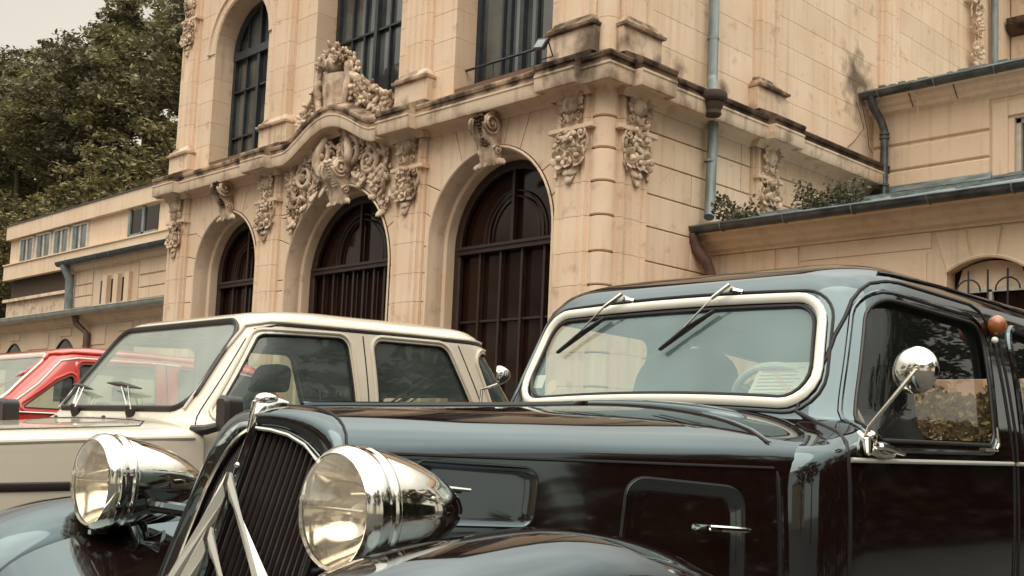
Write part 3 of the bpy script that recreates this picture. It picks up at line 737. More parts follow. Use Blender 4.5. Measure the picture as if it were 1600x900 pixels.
# floodlight on the ledge
fl = thing('floodlight', (-.86, -.40, 6.74), 'small square black floodlight on the ledge under the right tall window', 'floodlight')
R3 = Matrix.Rotation(radians(-25), 3, 'X') @ Matrix.Rotation(radians(12), 3, 'Y')
def bx(c, s, R, mb):
    v = [Vector(c)+R@Vector((a*s[0]/2, b2*s[1]/2, d*s[2]/2)) for a in (-1, 1) for b2 in (-1, 1) for d in (-1, 1)]
    return mb.add(v, [(0, 1, 3, 2), (4, 6, 7, 5), (0, 4, 5, 1), (2, 3, 7, 6), (0, 2, 6, 4), (1, 5, 7, 3)])
mk('housing', bx((-.86, -.52, 6.93), (.24, .05, .19), R3, MB()), 'plastic', fl)
mk('lens', bx((-.86, -.55, 6.93), (.19, .012, .14), R3, MB()), 'wglass', fl)
mk('bracket', MB().tube([(-.99, -.50, 6.93), (-.99, -.40, 6.75), (-.73, -.40, 6.75), (-.73, -.50, 6.93)], .012, 6), 'plastic', fl)
# rain pipes on the side wall
def pipe(pts, r, mat, parent, nm='downpipe'): return mk(nm, MB().tube(pts, r, 12), mat, parent, smooth=True)
pipe([(.14, 2.40, 12.5), (.14, 2.38, 7.0), (.24, 2.24, 6.82), (.38, 2.10, 6.6)], .085, 'pipe', HALL)
hx, hyy = .42, 2.04
mk('rain_head', MB().lathe([(.02, 6.42), (.17, 6.43), (.205, 6.46), (.215, 6.49), (.215, 6.56), (.195, 6.59), (.02, 6.60)], Matrix.Translation((hx, hyy, 0)), 22), 'shade_hopper', HALL, smooth=True)
mk('rain_head_corbel', MB().lathe([(.02, 6.20), (.11, 6.21), (.13, 6.24), (.12, 6.30), (.15, 6.36), (.16, 6.42), (.02, 6.425)], Matrix.Translation((hx, hyy, 0)), 16), 'shade_hopper', HALL, smooth=True)
pipe([(.16, 2.42, 6.4), (.14, 2.40, 4.78), (.16, 2.36, 4.70)], .085, 'pipe', HALL)
for z in (5.6, 7.6, 9.2): mk('pipe_bracket', MB().lathe([(.088, z), (.10, z), (.10, z+.04), (.088, z+.04)], Matrix.Translation((.13, 2.39, 0)), 14), 'pipe', HALL)
# ------------------------------------------------------------------ right wing
RW = thing('right_wing', (5, 6, 0), 'low cream wing with zinc gutters joined to the right side of the stone hall', 'building')
yw, yu = 2.65, 7.87
wx1 = 9.6
# lower wall with segmental window openings
AW = [(3.89, 4.93, 3.56, 3.73), (8.3, 9.34, 3.56, 3.73)]
wl = MB(); x = -.3
for (a, b, zs_, zt_) in AW:
    wl.prism(rect(x, 0, a, 4.2), front(yw), -.3, 0)
    n = 8
    for i in range(n):
        u0, u1 = i/n, (i+1)/n; f_ = lambda u: zs_+(zt_-zs_)*(1-(2*u-1)**2)
        wl.prism([(a+(b-a)*u0, f_(u0)), (a+(b-a)*u1, f_(u1)), (a+(b-a)*u1, 4.2), (a+(b-a)*u0, 4.2)], front(yw), -.3, 0)
    wl.prism(rect(a, 0, b, 2.1), front(yw), -.3, 0); x = b
wl.prism(rect(x, 0, wx1, 4.2), front(yw), -.3, 0)
mk('lower_wall', wl, 'render', RW)
for wi, (a, b, zs_, zt_) in enumerate(AW):
    f_ = lambda u: zs_+(zt_-zs_)*(1-(2*u-1)**2)
    r = mk('barred_window', MB().prism([(a, 2.1), (b, 2.1)]+[(b-(b-a)*i/8, f_(1-i/8)) for i in range(9)], front(yw+.25), -.02, 0), 'dglass', RW)
    sh = [(a+(b-a)*i/8, f_(i/8)) for i in range(9)]
    mk('window_blind', MB().prism([(a+.04, 3.30), (b-.04, 3.30)]+[(p[0], p[1]-.03) for p in reversed(sh[1:-1])], front(yw+.2), -.02, 0), 'render', r)
    mk('window_frame', MB().box(((a+b)/2-.03, yw+.14, 2.1), ((a+b)/2+.03, yw+.2, 3.3)).box((a, yw+.14, 3.27), (b, yw+.2, 3.33)), 'white', r)
    for k in range(1, 4):
        mk('window_bar', MB().tube([(a+(b-a)*k/4, yw+.08, 2.1), (a+(b-a)*k/4, yw+.08, 3.56)], .014, 6), 'iron', r)
    for s in (-1, 1): mk('scroll_bar', MB().tube([((a+b)/2+s*(.26+.16*cos(t)), yw+.08, 3.28+.16*sin(t)) for t in [i*.4 for i in range(9)]], .012, 6), 'iron', r)
    # raised voussoirs round the head and a keystone
    vs_ = [(0, .25), (.25, .38), (.38, .62), (.62, .75), (.75, 1)]
    for u0, u1 in ((0.0, .32), (.34, .66), (.68, 1.0)):
        e0, e1 = (u0-.5)*1.35+.5, (u1-.5)*1.35+.5
        pl = [(a+(b-a)*(u0+(u1-u0)*t/4), f_(u0+(u1-u0)*t/4)+.0) for t in range(5)]+[(a+(b-a)*e1, 4.12), (a+(b-a)*e0, 4.12)]
        mk('voussoir', MB().prism(offset(pl, .008), front(yw), -.02, .022, .006), 'render', RW)
    mk('window_band', MB().tube([(a+(b-a)*i/12, yw-.01, f_(i/12)+.0) for i in range(13)], .028, 6), 'render', RW, smooth=True)
# flat wall panels between windows, each slightly proud, joints between
xs = [.95, 1.24, 1.63, 1.95]
def panel(a0, z0, a1, z1, y, par, mat='render', d=.02): mk('wall_panel', MB().prism(offset(rect(a0, z0, a1, z1), .009), front(y), -.02, d, .006), mat, par)
for k in range(2):
    o = 4.405*k
    if k: panel(.62+o, 3.96, 1.2+o, 4.13, yw, RW)
    else: panel(.02, 3.0, 1.22, 4.13, yw, RW)
    panel(1.24+o, 3.5, 1.62+o, 4.13, yw, RW); panel(1.95+o, 2.2, 3.62+o, 3.86, yw, RW)
    mk('wall_panel', MB().prism(offset([(1.64+o, 3.9), (3.68+o, 3.9), (3.68+o, 4.13), (1.64+o, 4.13)], .004), front(yw), -.02, .016, .005), 'render', RW)
def cornice_run(prof, x0, x1, y, par, nm, mat):
    rows = [[Vector((x, y-q, z)) for q, z in prof] for x in (x0, x1)]
    mk(nm, MB().grid(rows), mat, par, smooth=True, sharp=25)
cornice_run([(0, 4.13), (.04, 4.135), (.05, 4.17), (.12, 4.20), (.16, 4.26), (.18, 4.27), (.30, 4.31), (.32, 4.40), (.45, 4.42), (0, 4.42)], -.02, wx1, yw, RW, 'cornice', 'render')
def gutter(x0, x1, y, z, par, r=.085, mat='zincd', n=5, lip='zinc'):
    b = MB(); prof = [(y+r, z+.02)]+[(y-r*cos(t*pi/8)*-1*-1 if False else y+r*cos(t*pi/8), z-r*sin(t*pi/8)) for t in range(9)]
    prof = [(y+r*cos(t*pi/10), z-r*sin(t*pi/10)) for t in range(11)]+[(y-r-.012, z+.02), (y-r+.012, z+.02)]
    rows = [[Vector((x, p, q)) for p, q in prof] for x in (x0, x1)]
    o = mk('gutter', b.grid(rows), mat, par, smooth=True, sharp=60, recalc=False)
    mk('gutter_lip', MB().tube([(x0, y-r, z+.015), (x1, y-r, z+.015)], .016, 8), lip, par, smooth=True)
    mk('gutter_end', MB().prism([(q[0], q[1]) for q in prof], (Vector((x0, 0, 0)), VY, VZ, -VX), 0, .01), mat, par)
    x = x0+.7
    while x < min(x1, x0+14):
        mk('gutter_clip', MB().tube([(x, y+(r+.006)*cos(t*pi/8), z-(r+.006)*sin(t*pi/8)) for t in range(9)]+[(x, y-r, z+.03)], .011, 5), lip, par); x += 1.1
gutter(-.12, wx1, 2.15, 4.50, RW, .095)
mk('gutter_board', MB().box((-.1, 2.22, 4.42), (wx1, 2.30, 4.56)), 'zincd', RW)
# zinc roof slope of the low wing, standing seams
rf = MB().prism([(2.2, 4.54), (2.2, 4.57), (7.9, 6.10), (7.9, 5.9)], (Vector((.03, 0, 0)), VY, VZ, VX), 0, wx1)
rfo = mk('lower_roof', rf, 'zinc', RW)
for k in range(10):
    xx = .6+k*.9
    mk('roof_seam', MB().prism([(2.2, 4.57), (2.2, 4.60), (7.9, 6.13), (7.9, 6.07)], (Vector((xx, 0, 0)), VY, VZ, VX), 0, .03), 'zinc', rfo)
mk('roof_flashing', MB().prism([(yu-.02, 6.0), (yu-.12, 6.09), (yu-.03, 6.25), (yu+.01, 6.25)], (Vector((.03, 0, 0)), VY, VZ, VX), 0, 2.32).prism([(yu-.02, 6.0), (yu-.12, 6.09), (yu-.03, 6.17), (yu+.01, 6.17)], (Vector((2.36, 0, 0)), VY, VZ, VX), 0, 6), 'zinc', RW)
# upper wall, moulded courses and a trimmed window
uw = MB(); uw.prism(rect(-.1, 5.7, 2.72, 7.6), front(yu), -.3, 0); uw.prism(rect(2.72, 7.16, 4.0, 7.6), front(yu), -.3, 0); uw.prism(rect(4.0, 5.7, wx1, 7.6), front(yu), -.3, 0)
mk('upper_wall', uw, 'render', RW)
for zz0, zz1 in ((5.95, 6.5), (6.52, 6.98), (7.02, 7.60)):
    mk('wall_course', MB().prism(offset(rect(.02, zz0, 2.30, zz1), .008), front(yu), -.02, .045, .022), 'render', RW)
mk('window_surround', MB().prism(rect(2.34, 6.0, 2.62, 7.48), front(yu), -.02, .05, .012).prism(rect(2.625, 7.2, 5.0, 7.48), front(yu), -.02, .049, .012), 'render', RW)
w2 = mk('upper_window', MB().prism(rect(2.72, 5.9, 4.0, 7.16), front(yu+.2), -.02, 0), 'dglass', RW)
mk('window_frame', MB().box((2.72, yu+.1, 5.9), (2.80, yu+.2, 7.16)).box((2.72, yu+.1, 7.08), (4.0, yu+.2, 7.16)).box((3.3, yu+.1, 5.9), (3.38, yu+.2, 7.1)), 'white', w2)
cornice_run([(0, 7.56), (.04, 7.57), (.06, 7.62), (.18, 7.66), (.20, 7.74), (.30, 7.77), (.32, 7.88), (.40, 7.90), (0, 7.92)], -.02, wx1, yu, RW, 'upper_cornice', 'render')
for xx in (.9, 1.75): mk('cornice_joint', MB().tube([(xx, yu-.335, 7.88), (xx+.03, yu-.325, 7.78), (xx+.01, yu-.22, 7.72), (xx+.03, yu-.2, 7.64)], .010, 5), 'joint', RW)
gutter(-.32, wx1, 7.40, 7.98, RW, .10)
mk('gutter_board', MB().box((-.1, 7.46, 7.9), (wx1, 7.54, 8.05)), 'zincd', RW)
mk('upper_roof', MB().prism([(7.45, 8.04), (7.45, 8.08), (13.5, 9.6), (13.5, 9.5)], (Vector((.02, 0, 0)), VY, VZ, VX), 0, wx1), 'zinc', RW)
bits = MB()
for k in range(16): bits.box((.25+k*.19, 7.6+rnd.uniform(0, .1), 8.08), (.25+k*.19+rnd.uniform(.1, .2), 7.9, 8.13+rnd.uniform(0, .07)))
mk('roof_flashing', bits, 'zinc', RW)
# corner pipes
pipe([(.0+.22, 7.38, 7.92), (.24, 7.42, 7.72), (.30, 7.62, 7.50), (.36, 7.66, 7.28), (.36, 7.66, 5.92), (.34, 7.5, 5.80)], .075, 'zincd', RW)
for z in (7.2, 7.12, 6.2): mk('pipe_collar', MB().lathe([(.078, z), (.095, z), (.095, z+.04), (.078, z+.04)], Matrix.Translation((.36, 7.66, 0)), 14), 'zincd', RW)
pipe([(.0, 2.14, 4.42), (.05, 2.2, 4.18), (.16, 2.34, 3.98), (.2, 2.42, 3.75), (.2, 2.42, 0)], .085, 'pipeb', RW)
for pts in ([(.02, 7.2, 7.8), (.10, 7.35, 7.3), (.03, 7.1, 7.0), (.02, 6.9, 6.86)], [(.05, 7.3, 7.9), (.09, 7.5, 7.3), (.06, 7.62, 7.0), (.1, 7.7, 6.9)], [(.9, 7.3, 8.0), (1.1, 7.5, 7.75), (1.0, 7.7, 7.3)]):
    mk('hanging_cable', MB().tube(pts, .009, 5), 'pipeb' if pts[0][0] < .5 else 'white', RW)
# back range above the upper roof
mk('back_wall', MB().box((.02, 14.5, 8), (wx1, 15, 13.5)), 'stone', RW)
cornice_run([(0, 11.2), (.2, 11.25), (.35, 11.4), (.38, 11.55), (0, 11.62)], .05, wx1, 14.5, RW, 'string_course', 'dirty')
pipe([(.12, 13.3, 13), (.12, 13.3, 9.5)], .085, 'pipe', RW)
# ------------------------------------------------------------------ left wing (mirrors the right one)
LW = thing('left_wing', (-24, 6, 0), 'low cream wing with long pale gutter at the left side of the stone hall', 'building')
mk('lower_wall', MB().box((-48, yw, 0), (-13.1, yw+.3, 4.2)), 'render', LW)
for k in range(8):
    o = -16.4-4.2*k
    n_ = 10; hd_ = [(o-.6+1.2*i/n_, 3.45+.30*sin(pi*i/n_)) for i in range(n_+1)]
    r = mk('arched_window', MB().prism([(o-.6, 1.8)]+[(o+.6, 1.8)]+hd_[::-1], front(yw), -.02, .012), 'dglass', LW)
    mk('window_band', MB().tube([(p[0], yw-.02, p[1]) for p in hd_], .035, 6), 'wood', r)
    panel(o+1.2, 3.5, o+2.9, 4.05, yw, LW, d=.03); panel(o-.45, 3.85, o+.45, 4.12, yw, LW, d=.03)
cornice_run([(0, 4.13), (.04, 4.135), (.05, 4.17), (.12, 4.20), (.16, 4.26), (.18, 4.27), (.30, 4.31), (.32, 4.40), (.45, 4.42), (0, 4.42)], -48, -13.15, yw, LW, 'cornice', 'render')
gutter(-48, -13.3, 2.12, 4.52, LW, .15, 'palez', lip='palez')
mk('lower_roof', MB().prism([(2.2, 4.54), (2.2, 4.57), (7.9, 6.03), (7.9, 5.9)], (Vector((-48, 0, 0)), VY, VZ, VX), 0, 34.8), 'zincd', LW)
pipe([(-23.2, 2.2, 4.4), (-23.25, 2.3, 4.15), (-22.9, 2.5, 3.85), (-22.85, 2.52, 0)], .10, 'pipeb', LW)
ux0 = -37.0
mk('upper_wall', MB().box((ux0, yu, 4), (-13.1, yu+4, 7.75)), 'render', LW)
for a0, a1 in ((-36.7, -35.0), (-30.8, -28.0)):
    for zz0, zz1 in ((6.05, 6.5), (6.52, 6.98), (7.02, 7.6)): mk('wall_course', MB().prism(offset(rect(a0, zz0, a1, zz1), .01), front(yu), -.02, .06, .02), 'render', LW)
mk('window_surround', MB().prism(rect(-34.9, 6.0, -30.9, 7.55), front(yu), -.02, .05, .02), 'render', LW)
for k in range(3):
    a = -34.2+k*.98
    r = mk('narrow_window', MB().prism(rect(a, 6.1, a+.5, 7.05), front(yu), 0, .06), 'dglass', LW)
    mk('window_jamb', MB().box((a+.52, yu-.22, 6.0), (a+.92, yu, 7.2)), 'render', r)
mk('side_window', MB().prism(rect(-27.6, 6.0, -26.6, 7.3), front(yu), 0, .05), 'dglass', LW)
cornice_run([(0, 7.56), (.06, 7.62), (.18, 7.66), (.20, 7.74), (.30, 7.77), (.32, 7.88), (.40, 7.90), (0, 7.92)], ux0-.3, -13.1, yu, LW, 'upper_cornice', 'render')
gutter(ux0-.5, -13.2, 7.35, 8.0, LW, .17, 'zincd')
mk('upper_roof', MB().prism([(7.45, 8.05), (7.45, 8.12), (11, 8.9), (11, 8.8)], (Vector((ux0-.3, 0, 0)), VY, VZ, VX), 0, 23.6), 'zinc', LW)
pipe([(ux0+.1, 7.3, 7.9), (ux0+.15, 7.6, 7.3), (ux0+.15, 7.7, 4.6)], .17, 'pipe', LW)
# flat-roofed white block above the left wing
WB = thing('flat_roofed_block', (-40, 14, 0), 'modern cream flat-roofed block with a band of windows above the left wing', 'building')
bx0, bx1, by = -50.5, -13.2, 10.0
mk('wall', MB().box((bx0, by, 8.75), (bx1, by+8, 10.75)), 'render', WB)
mk('parapet', MB().box((bx0-.1, by-.25, 10.72), (bx1, by+8, 11.45)), 'render', WB)
mk('parapet_coping', MB().box((bx0-.15, by-.30, 11.45), (bx1, by+8.1, 11.50)), 'zincd', WB)
mk('floor_band', MB().box((bx0-.1, by-.25, 8.55), (bx1, by-.002, 9.32)).box((bx0-.1, by-.32, 9.32), (bx1, by-.002, 9.38)), 'render', WB)
mk('soffit', MB().box((bx0, by+.2, 5), (bx1, by+6, 8.72)), 'shade_hopper', WB)  # dark box, the shade under the floor band put into its colour
mk('lower_band', MB().box((bx0+.3, by-.1, 5), (bx1, by+.18, 7.35)).box((bx0+.2, by-.3, 7.35), (bx1, by+.15, 7.5)), 'fascia', WB)
for k in range(4):
    a = -49.0+k*2.15
    r = mk('window', MB().prism(rect(a, 9.5, a+1.7, 10.6), front(by), 0, .03), 'wglass', WB)
    mk('window_frame', MB().prism(rect(a-.05, 9.42, a+.05, 10.68), front(by), 0, .1).prism(rect(a+1.65, 9.42, a+1.75, 10.68), front(by), 0, .1).prism(rect(a, 10.58, a+1.7, 10.68), front(by), 0, .1), 'white', r)
    mk('mullion', MB().prism(rect(a+.80, 9.5, a+.90, 10.6), front(by), 0, .08), 'white', r)
    mk('shutter', MB().prism(rect(a+.08, 9.5, a+.45, 10.58), front(by), .02, .06), 'zinc', r)
r = mk('window', MB().prism(rect(-36.5, 9.55, -33.9, 10.62), front(by), 0, .03), 'dglass', WB)
mk('window_frame', MB().prism(rect(-36.6, 9.45, -36.4, 10.7), front(by), 0, .1).prism(rect(-35.3, 9.45, -35.1, 10.7), front(by), 0, .1).prism(rect(-36.5, 9.45, -33.9, 9.55), front(by), 0, .1), 'pipe', r)
# ------------------------------------------------------------------ car body tools
def crom(vals, t):
    n = len(vals)-1; i = min(int(t), n-1); u = t-i
    p0, p1, p2, p3 = vals[max(i-1, 0)], vals[i], vals[i+1], vals[min(i+2, n)]
    return .5*((2*p1)+(-p0+p2)*u+(2*p0-5*p1+4*p2-p3)*u*u+(-p0+3*p1-3*p2+p3)*u**3)
def plan(th, W, yf, yr, rf, rr):
    """rounded rectangle outline; th 0..1 from front centre round +x side to rear centre"""
    pts = []
    a = [(0, yf), (W-rf, yf)]
    for i in range(1, 9): an = pi/2*i/8; a.append((W-rf+rf*sin(an), yf+rf-rf*cos(an)))
    a.append((W, yr-rr))
    for i in range(1, 9): an = pi/2*i/8; a.append((W-rr+rr*cos(an), yr-rr+rr*sin(an)))
    a.append((0, yr))
    return a
def resample(a, counts):
    out = []
    for (p, q), c in zip(zip(a[:-1], a[1:]), counts):
        for k in range(c): out.append((p[0]+(q[0]-p[0])*k/c, p[1]+(q[1]-p[1])*k/c))
    out.append(a[-1]); return out
def cabin(xc, tab, rf=.2, rr=.3, sub=5, zdrop=None):
    """horizontal slices; tab rows: z, half width, front y, rear y"""
    rows = []; n = len(tab)-1; W0 = tab[0][1]
    for s in range(n*sub+1):
        t = s/sub; z, W, yf, yr = [crom([r[k] for r in tab], t) for k in range(4)]
        W = max(W, .004); k = min(1, W/W0)
        f1 = min(rf*max(k, .25)**.5*1.0, W*.98, (yr-yf)*.45); f2 = min(rr*k**.5, W*.98, (yr-yf)*.45)
        h = resample(plan(0, W, yf, yr, f1, f2), [8]+[2]*8+[26]+[2]*8+[6])
        ring = [(x, y) for x, y in h]+[(-x, y) for x, y in reversed(h[1:-1])]
        rows.append([Vector((xc+x, y, z-(zdrop(y, t/n) if zdrop else 0))) for x, y in ring])
    mb = MB().grid(rows, closed=True)
    top = rows[-1]; c = sum(top, Vector())/len(top); o = len(mb.v); mb.v.append(c); L = len(rows)-1; m = len(top)
    for j in range(m): mb.f.append((L*m+j, L*m+(j+1) % m, o))
    return mb
def tobm(mb):
    bm = bmesh.new(); vs = [bm.verts.new(p) for p in mb.v]
    for f in mb.f:
        try: bm.faces.new([vs[i] for i in f])
        except ValueError: pass
    bmesh.ops.remove_doubles(bm, verts=bm.verts, dist=1e-5)
    bmesh.ops.recalc_face_normals(bm, faces=bm.faces); bm.normal_update(); return bm
class Skin:
    """uncut body surface: projection and smooth normals"""
    def __init__(s, bm):
        s.bm = bm.copy(); s.bm.normal_update(); bmesh.ops.triangulate(s.bm, faces=s.bm.faces); s.bm.verts.ensure_lookup_table(); s.bm.faces.ensure_lookup_table()
        s.t = BVHTree.FromBMesh(s.bm)
    def nrm(s, p, i):
        f = s.bm.faces[i]; v = f.verts
        from mathutils.geometry import barycentric_transform as bt
        a, b, c = [x.co for x in v]
        try:
            n = bt(p, a, b, c, v[0].normal, v[1].normal, v[2].normal); return n.normalized()
        except Exception: return f.normal
    def proj(s, mode, p, off=0):
        if mode == 's+': o, d = Vector((50, p[0], p[1])), -VX
        elif mode == 's-': o, d = Vector((-50, p[0], p[1])), VX
        elif mode == 'f': o, d = Vector((p[0], -50, p[1])), VY
        elif mode == 'r': o, d = Vector((p[0], 50, p[1])), -VY
        else: o, d = Vector((p[0], p[1], 50)), -VZ
        h = s.t.ray_cast(o, d)
        if h[0] is None:
            q = s.t.find_nearest(Vector((o.x if mode[0] != 's' else 0, o.y if mode[0] == 's' or mode == 't' else 0, o.z if mode != 't' else 0))); return q[0]
        return h[0]+s.nrm(h[0], h[2])*off
    def normals(s, verts):
        out = []
        for v in verts:
            q, n, i, d = s.t.find_nearest(v.co if hasattr(v, 'co') else v); out.append(s.nrm(q, i))
        return out
AX = {'s+': (1, 2), 's-': (1, 2), 'f': (0, 2), 'r': (0, 2), 't': (0, 1)}
def facing(n, mode): return {'s+': n.x > .25, 's-': n.x < -.25, 'f': n.y < -.25, 'r': n.y > .25, 't': n.z > .2}[mode]
def cut(bm, poly, mode):
    i, j = AX[mode]
    if area(poly) < 0: poly = poly[::-1]
    cand = [f for f in bm.faces if facing(f.normal, mode)]
    k = len(poly)
    for a in range(k):
        p, q = Vector(poly[a]), Vector(poly[(a+1) % k]); e = q-p
        if e.length < 1e-6: continue
        n2 = Vector((e.y, -e.x)).normalized()
        co = Vector((0, 0, 0)); co[i], co[j] = p.x, p.y; no = Vector((0, 0, 0)); no[i], no[j] = n2.x, n2.y
        geom = list({x for f in cand for x in list(f.verts)+list(f.edges)})+cand
        r = bmesh.ops.bisect_plane(bm, geom=geom, dist=1e-6, plane_co=co, plane_no=no)
        fs = [g for g in r['geom'] if isinstance(g, bmesh.types.BMFace)]
        cand = [f for f in fs if f.is_valid and (f.calc_center_median()-co).dot(no) < 0]
    bmesh.ops.delete(bm, geom=cand, context='FACES')
def rquad(c, r, n=6):
    """rounded polygon from corners c with radius r (scalar or list)"""
    out = []; k = len(c)
    if area(c) < 0: c = c[::-1]; r = r[::-1] if isinstance(r, list) else r
    for i in range(k):
        a, b, d = Vector(c[i-1]), Vector(c[i]), Vector(c[(i+1) % k]); rr = r[i] if isinstance(r, list) else r
        u = (a-b).normalized(); v = (d-b).normalized(); ang = u.angle(v); L = rr/math.tan(ang/2)
        p, q = b+u*L, b+v*L; ctr = b+(u+v).normalized()*(rr/sin(ang/2))
        a0 = atan2((p-ctr).y, (p-ctr).x); a1 = atan2((q-ctr).y, (q-ctr).x)
        while a1 < a0: a1 += 2*pi
        for t in range(n+1): an = a0+(a1-a0)*t/n; out.append((ctr.x+rr*cos(an), ctr.y+rr*sin(an)))
    return out
def dens(poly, h=.03):
    out = []
    for i in range(len(poly)):
        a, b = Vector(poly[i]), Vector(poly[(i+1) % len(poly)]); n = max(1, int((b-a).length/h))
        for k in range(n): out.append(tuple(a+(b-a)*k/n))
    return out
def pane(name, skin, poly, mode, off, mat, parent, rings=6, dome=0):
    poly = dens(poly, .04); c = sum((Vector(p) for p in poly), Vector((0, 0)))/len(poly); rows = []
    for k in range(rings+1):
        t = 1-k/rings*.985; rows.append([skin.proj(mode, tuple(c+(Vector(p)-c)*t), off) for p in poly])
    mb = MB().grid(rows, closed=True); o = len(mb.v); mb.v.append(sum(rows[-1], Vector())/len(poly)); m = len(poly)
    for j in range(m): mb.f.append((rings*m+j, rings*m+(j+1) % m, o))
    return mk(name, mb, mat, parent, smooth=True, sharp=None)
def raised(name, skin, poly, mode, h, mat, parent, rings=5):
    poly = dens(poly, .03); c = sum((Vector(p) for p in poly), Vector((0, 0)))/len(poly); rows = []
    ts = [1, .996, .990, .984, .7, .4, .15]; hs = [-.002, h*.8, h, h*.8, h*.6, h*.5, h*.5]
    for t, hh in zip(ts, hs): rows.append([skin.proj(mode, tuple(c+(Vector(p)-c)*t), hh) for p in poly])
    mb = MB().grid(rows, closed=True); o = len(mb.v); mb.v.append(sum(rows[-1], Vector())/len(poly)); m = len(poly); L = len(rows)-1
    for j in range(m): mb.f.append((L*m+j, L*m+(j+1) % m, o))
    return mk(name, mb, mat, parent, smooth=True, sharp=None)
def trim(name, skin, poly, mode, r, mat, parent, off=0, closed=True, flat=1, h=.03):
    pts = dens(poly, h) if closed else poly
    if not closed:
        q = []
        for a, b in zip(poly[:-1], poly[1:]):
            n = max(1, int((Vector(b)-Vector(a)).length/h))
            q += [tuple(Vector(a)+(Vector(b)-Vector(a))*k/n) for k in range(n)]
        pts = q+[poly[-1]]
    P = [skin.proj(mode, p, off) for p in pts]
    return mk(name, MB().tube(P, r, 8, closed=closed, flat=flat, nrm={'s': VX, 'f': VY, 'r': VY, 't': VZ}[mode[0]]), mat, parent, smooth=True)
def body(name, bm, skin, mat, parent):
    bm.normal_update(); bm.verts.ensure_lookup_table()
    me_n = skin.normals(bm.verts)
    org = rootloc(parent); me = bpy.data.meshes.new(name); bm.to_mesh(me); me.transform(Matrix.Translation(-org)); me.materials.append(M[mat])
    me.shade_smooth(); me.normals_split_custom_set_from_vertices([tuple(n) for n in me_n])
    o = bpy.data.objects.new(name, me); COL.objects.link(o); o.parent = parent; return o
def section(xc, y, w, zt, zsh, zb, n=2.4, k=14, ys=0, wb=None):
    r = []
    for i in range(k+1):
        ph = pi/2*i/k; x = w*sin(ph)**(2/n); z = zsh+(zt-zsh)*cos(ph)**(2/n); r.append((x, z))
    wb = wb or w
    for i in range(1, 7): t = i/6; r.append((w+(wb-w)*t+.012*sin(pi*t), zsh+(zb-zsh)*t))
    full = [(-x, z) for x, z in reversed(r[1:])]+r
    return [Vector((xc+x, y+(ys(z) if ys else 0), z)) for x, z in full]
def wheel(parent, x, y, r, w, capmat='chrome'):
    s = 1 if x > rootloc(parent).x else -1
    Mt = Matrix.Translation((x, y, r)) @ Matrix.Rotation(s*pi/2, 4, 'Y')
    t = mk('wheel', MB().lathe([(r*.62, -w/2), (r*.9, -w/2), (r*.98, -w*.35), (r, -w*.2), (r, w*.2), (r*.98, w*.35), (r*.9, w/2), (r*.62, w/2)], Mt, 32), 'rubber', parent, smooth=True)
    mk('rim', MB().lathe([(r*.62, w*.45), (r*.55, w*.30), (r*.35, w*.35), (r*.3, w*.5), (r*.15, w*.6), (0.001, w*.62)], Mt, 24), capmat, t, smooth=True)
# ================================================================== black vintage saloon
XC = 8.43
TA = thing('vintage_saloon', (XC, -9.3, 0), 'glossy black 1930s saloon with chrome headlamps and double chevron grille nearest the camera', 'car')
tab = [(.42, .715, -9.62, -6.55), (.75, .725, -9.62, -6.58), (.95, .722, -9.60, -6.62), (1.01, .72, -9.50, -6.65), (1.055, .716, -9.375, -6.68), (1.09, .712, -9.335, -6.70), (1.25, .688, -9.265, -6.78), (1.40, .655, -9.205, -6.88), (1.455, .634, -9.178, -6.94), (1.50, .600, -9.130, -7.02), (1.535, .540, -9.045, -7.12), (1.56, .45, -8.93, -7.25), (1.577, .32, -8.78, -7.45), (1.586, .16, -8.60, -7.75), (1.588, .02, -8.40, -8.16)]
mb = cabin(XC, tab, rf=.20, rr=.45, zdrop=lambda y, t: max(0, t-.4)*.30*max(0, y+7.7)**2)
bm = tobm(mb); SK = Skin(bm)
ws = [(XC-.560, 1.112), (XC, 1.134), (XC+.560, 1.112), (XC+.505, 1.398), (XC, 1.404), (XC-.505, 1.398)]
wso = rquad([ws[0], ws[2], ws[3], ws[5]], [.085, .085, .075, .075])
def bowed(poly, z0=1.112, h=.020):
    return [(x, z+h*(1-((x-XC)/.56)**2)*max(0, 1-(z-z0)/.10)+ .010*(1-((x-XC)/.5)**2)*max(0, (z-1.33)/.07)) for x, z in poly]
wso = dens(wso, .05); wsb = bowed(wso)
dw = rquad([(-9.31, 1.012), (-8.53, 1.022), (-8.485, 1.408), (-9.13, 1.42)], [.05, .05, .07, .11])
rw = rquad([(-8.29, 1.02), (-7.30, 1.05), (-7.42, 1.36), (-8.27, 1.41)], [.05, .06, .14, .06])
backw = rquad([(XC-.40, 1.08), (XC+.40, 1.08), (XC+.36, 1.36), (XC-.36, 1.36)], .07)
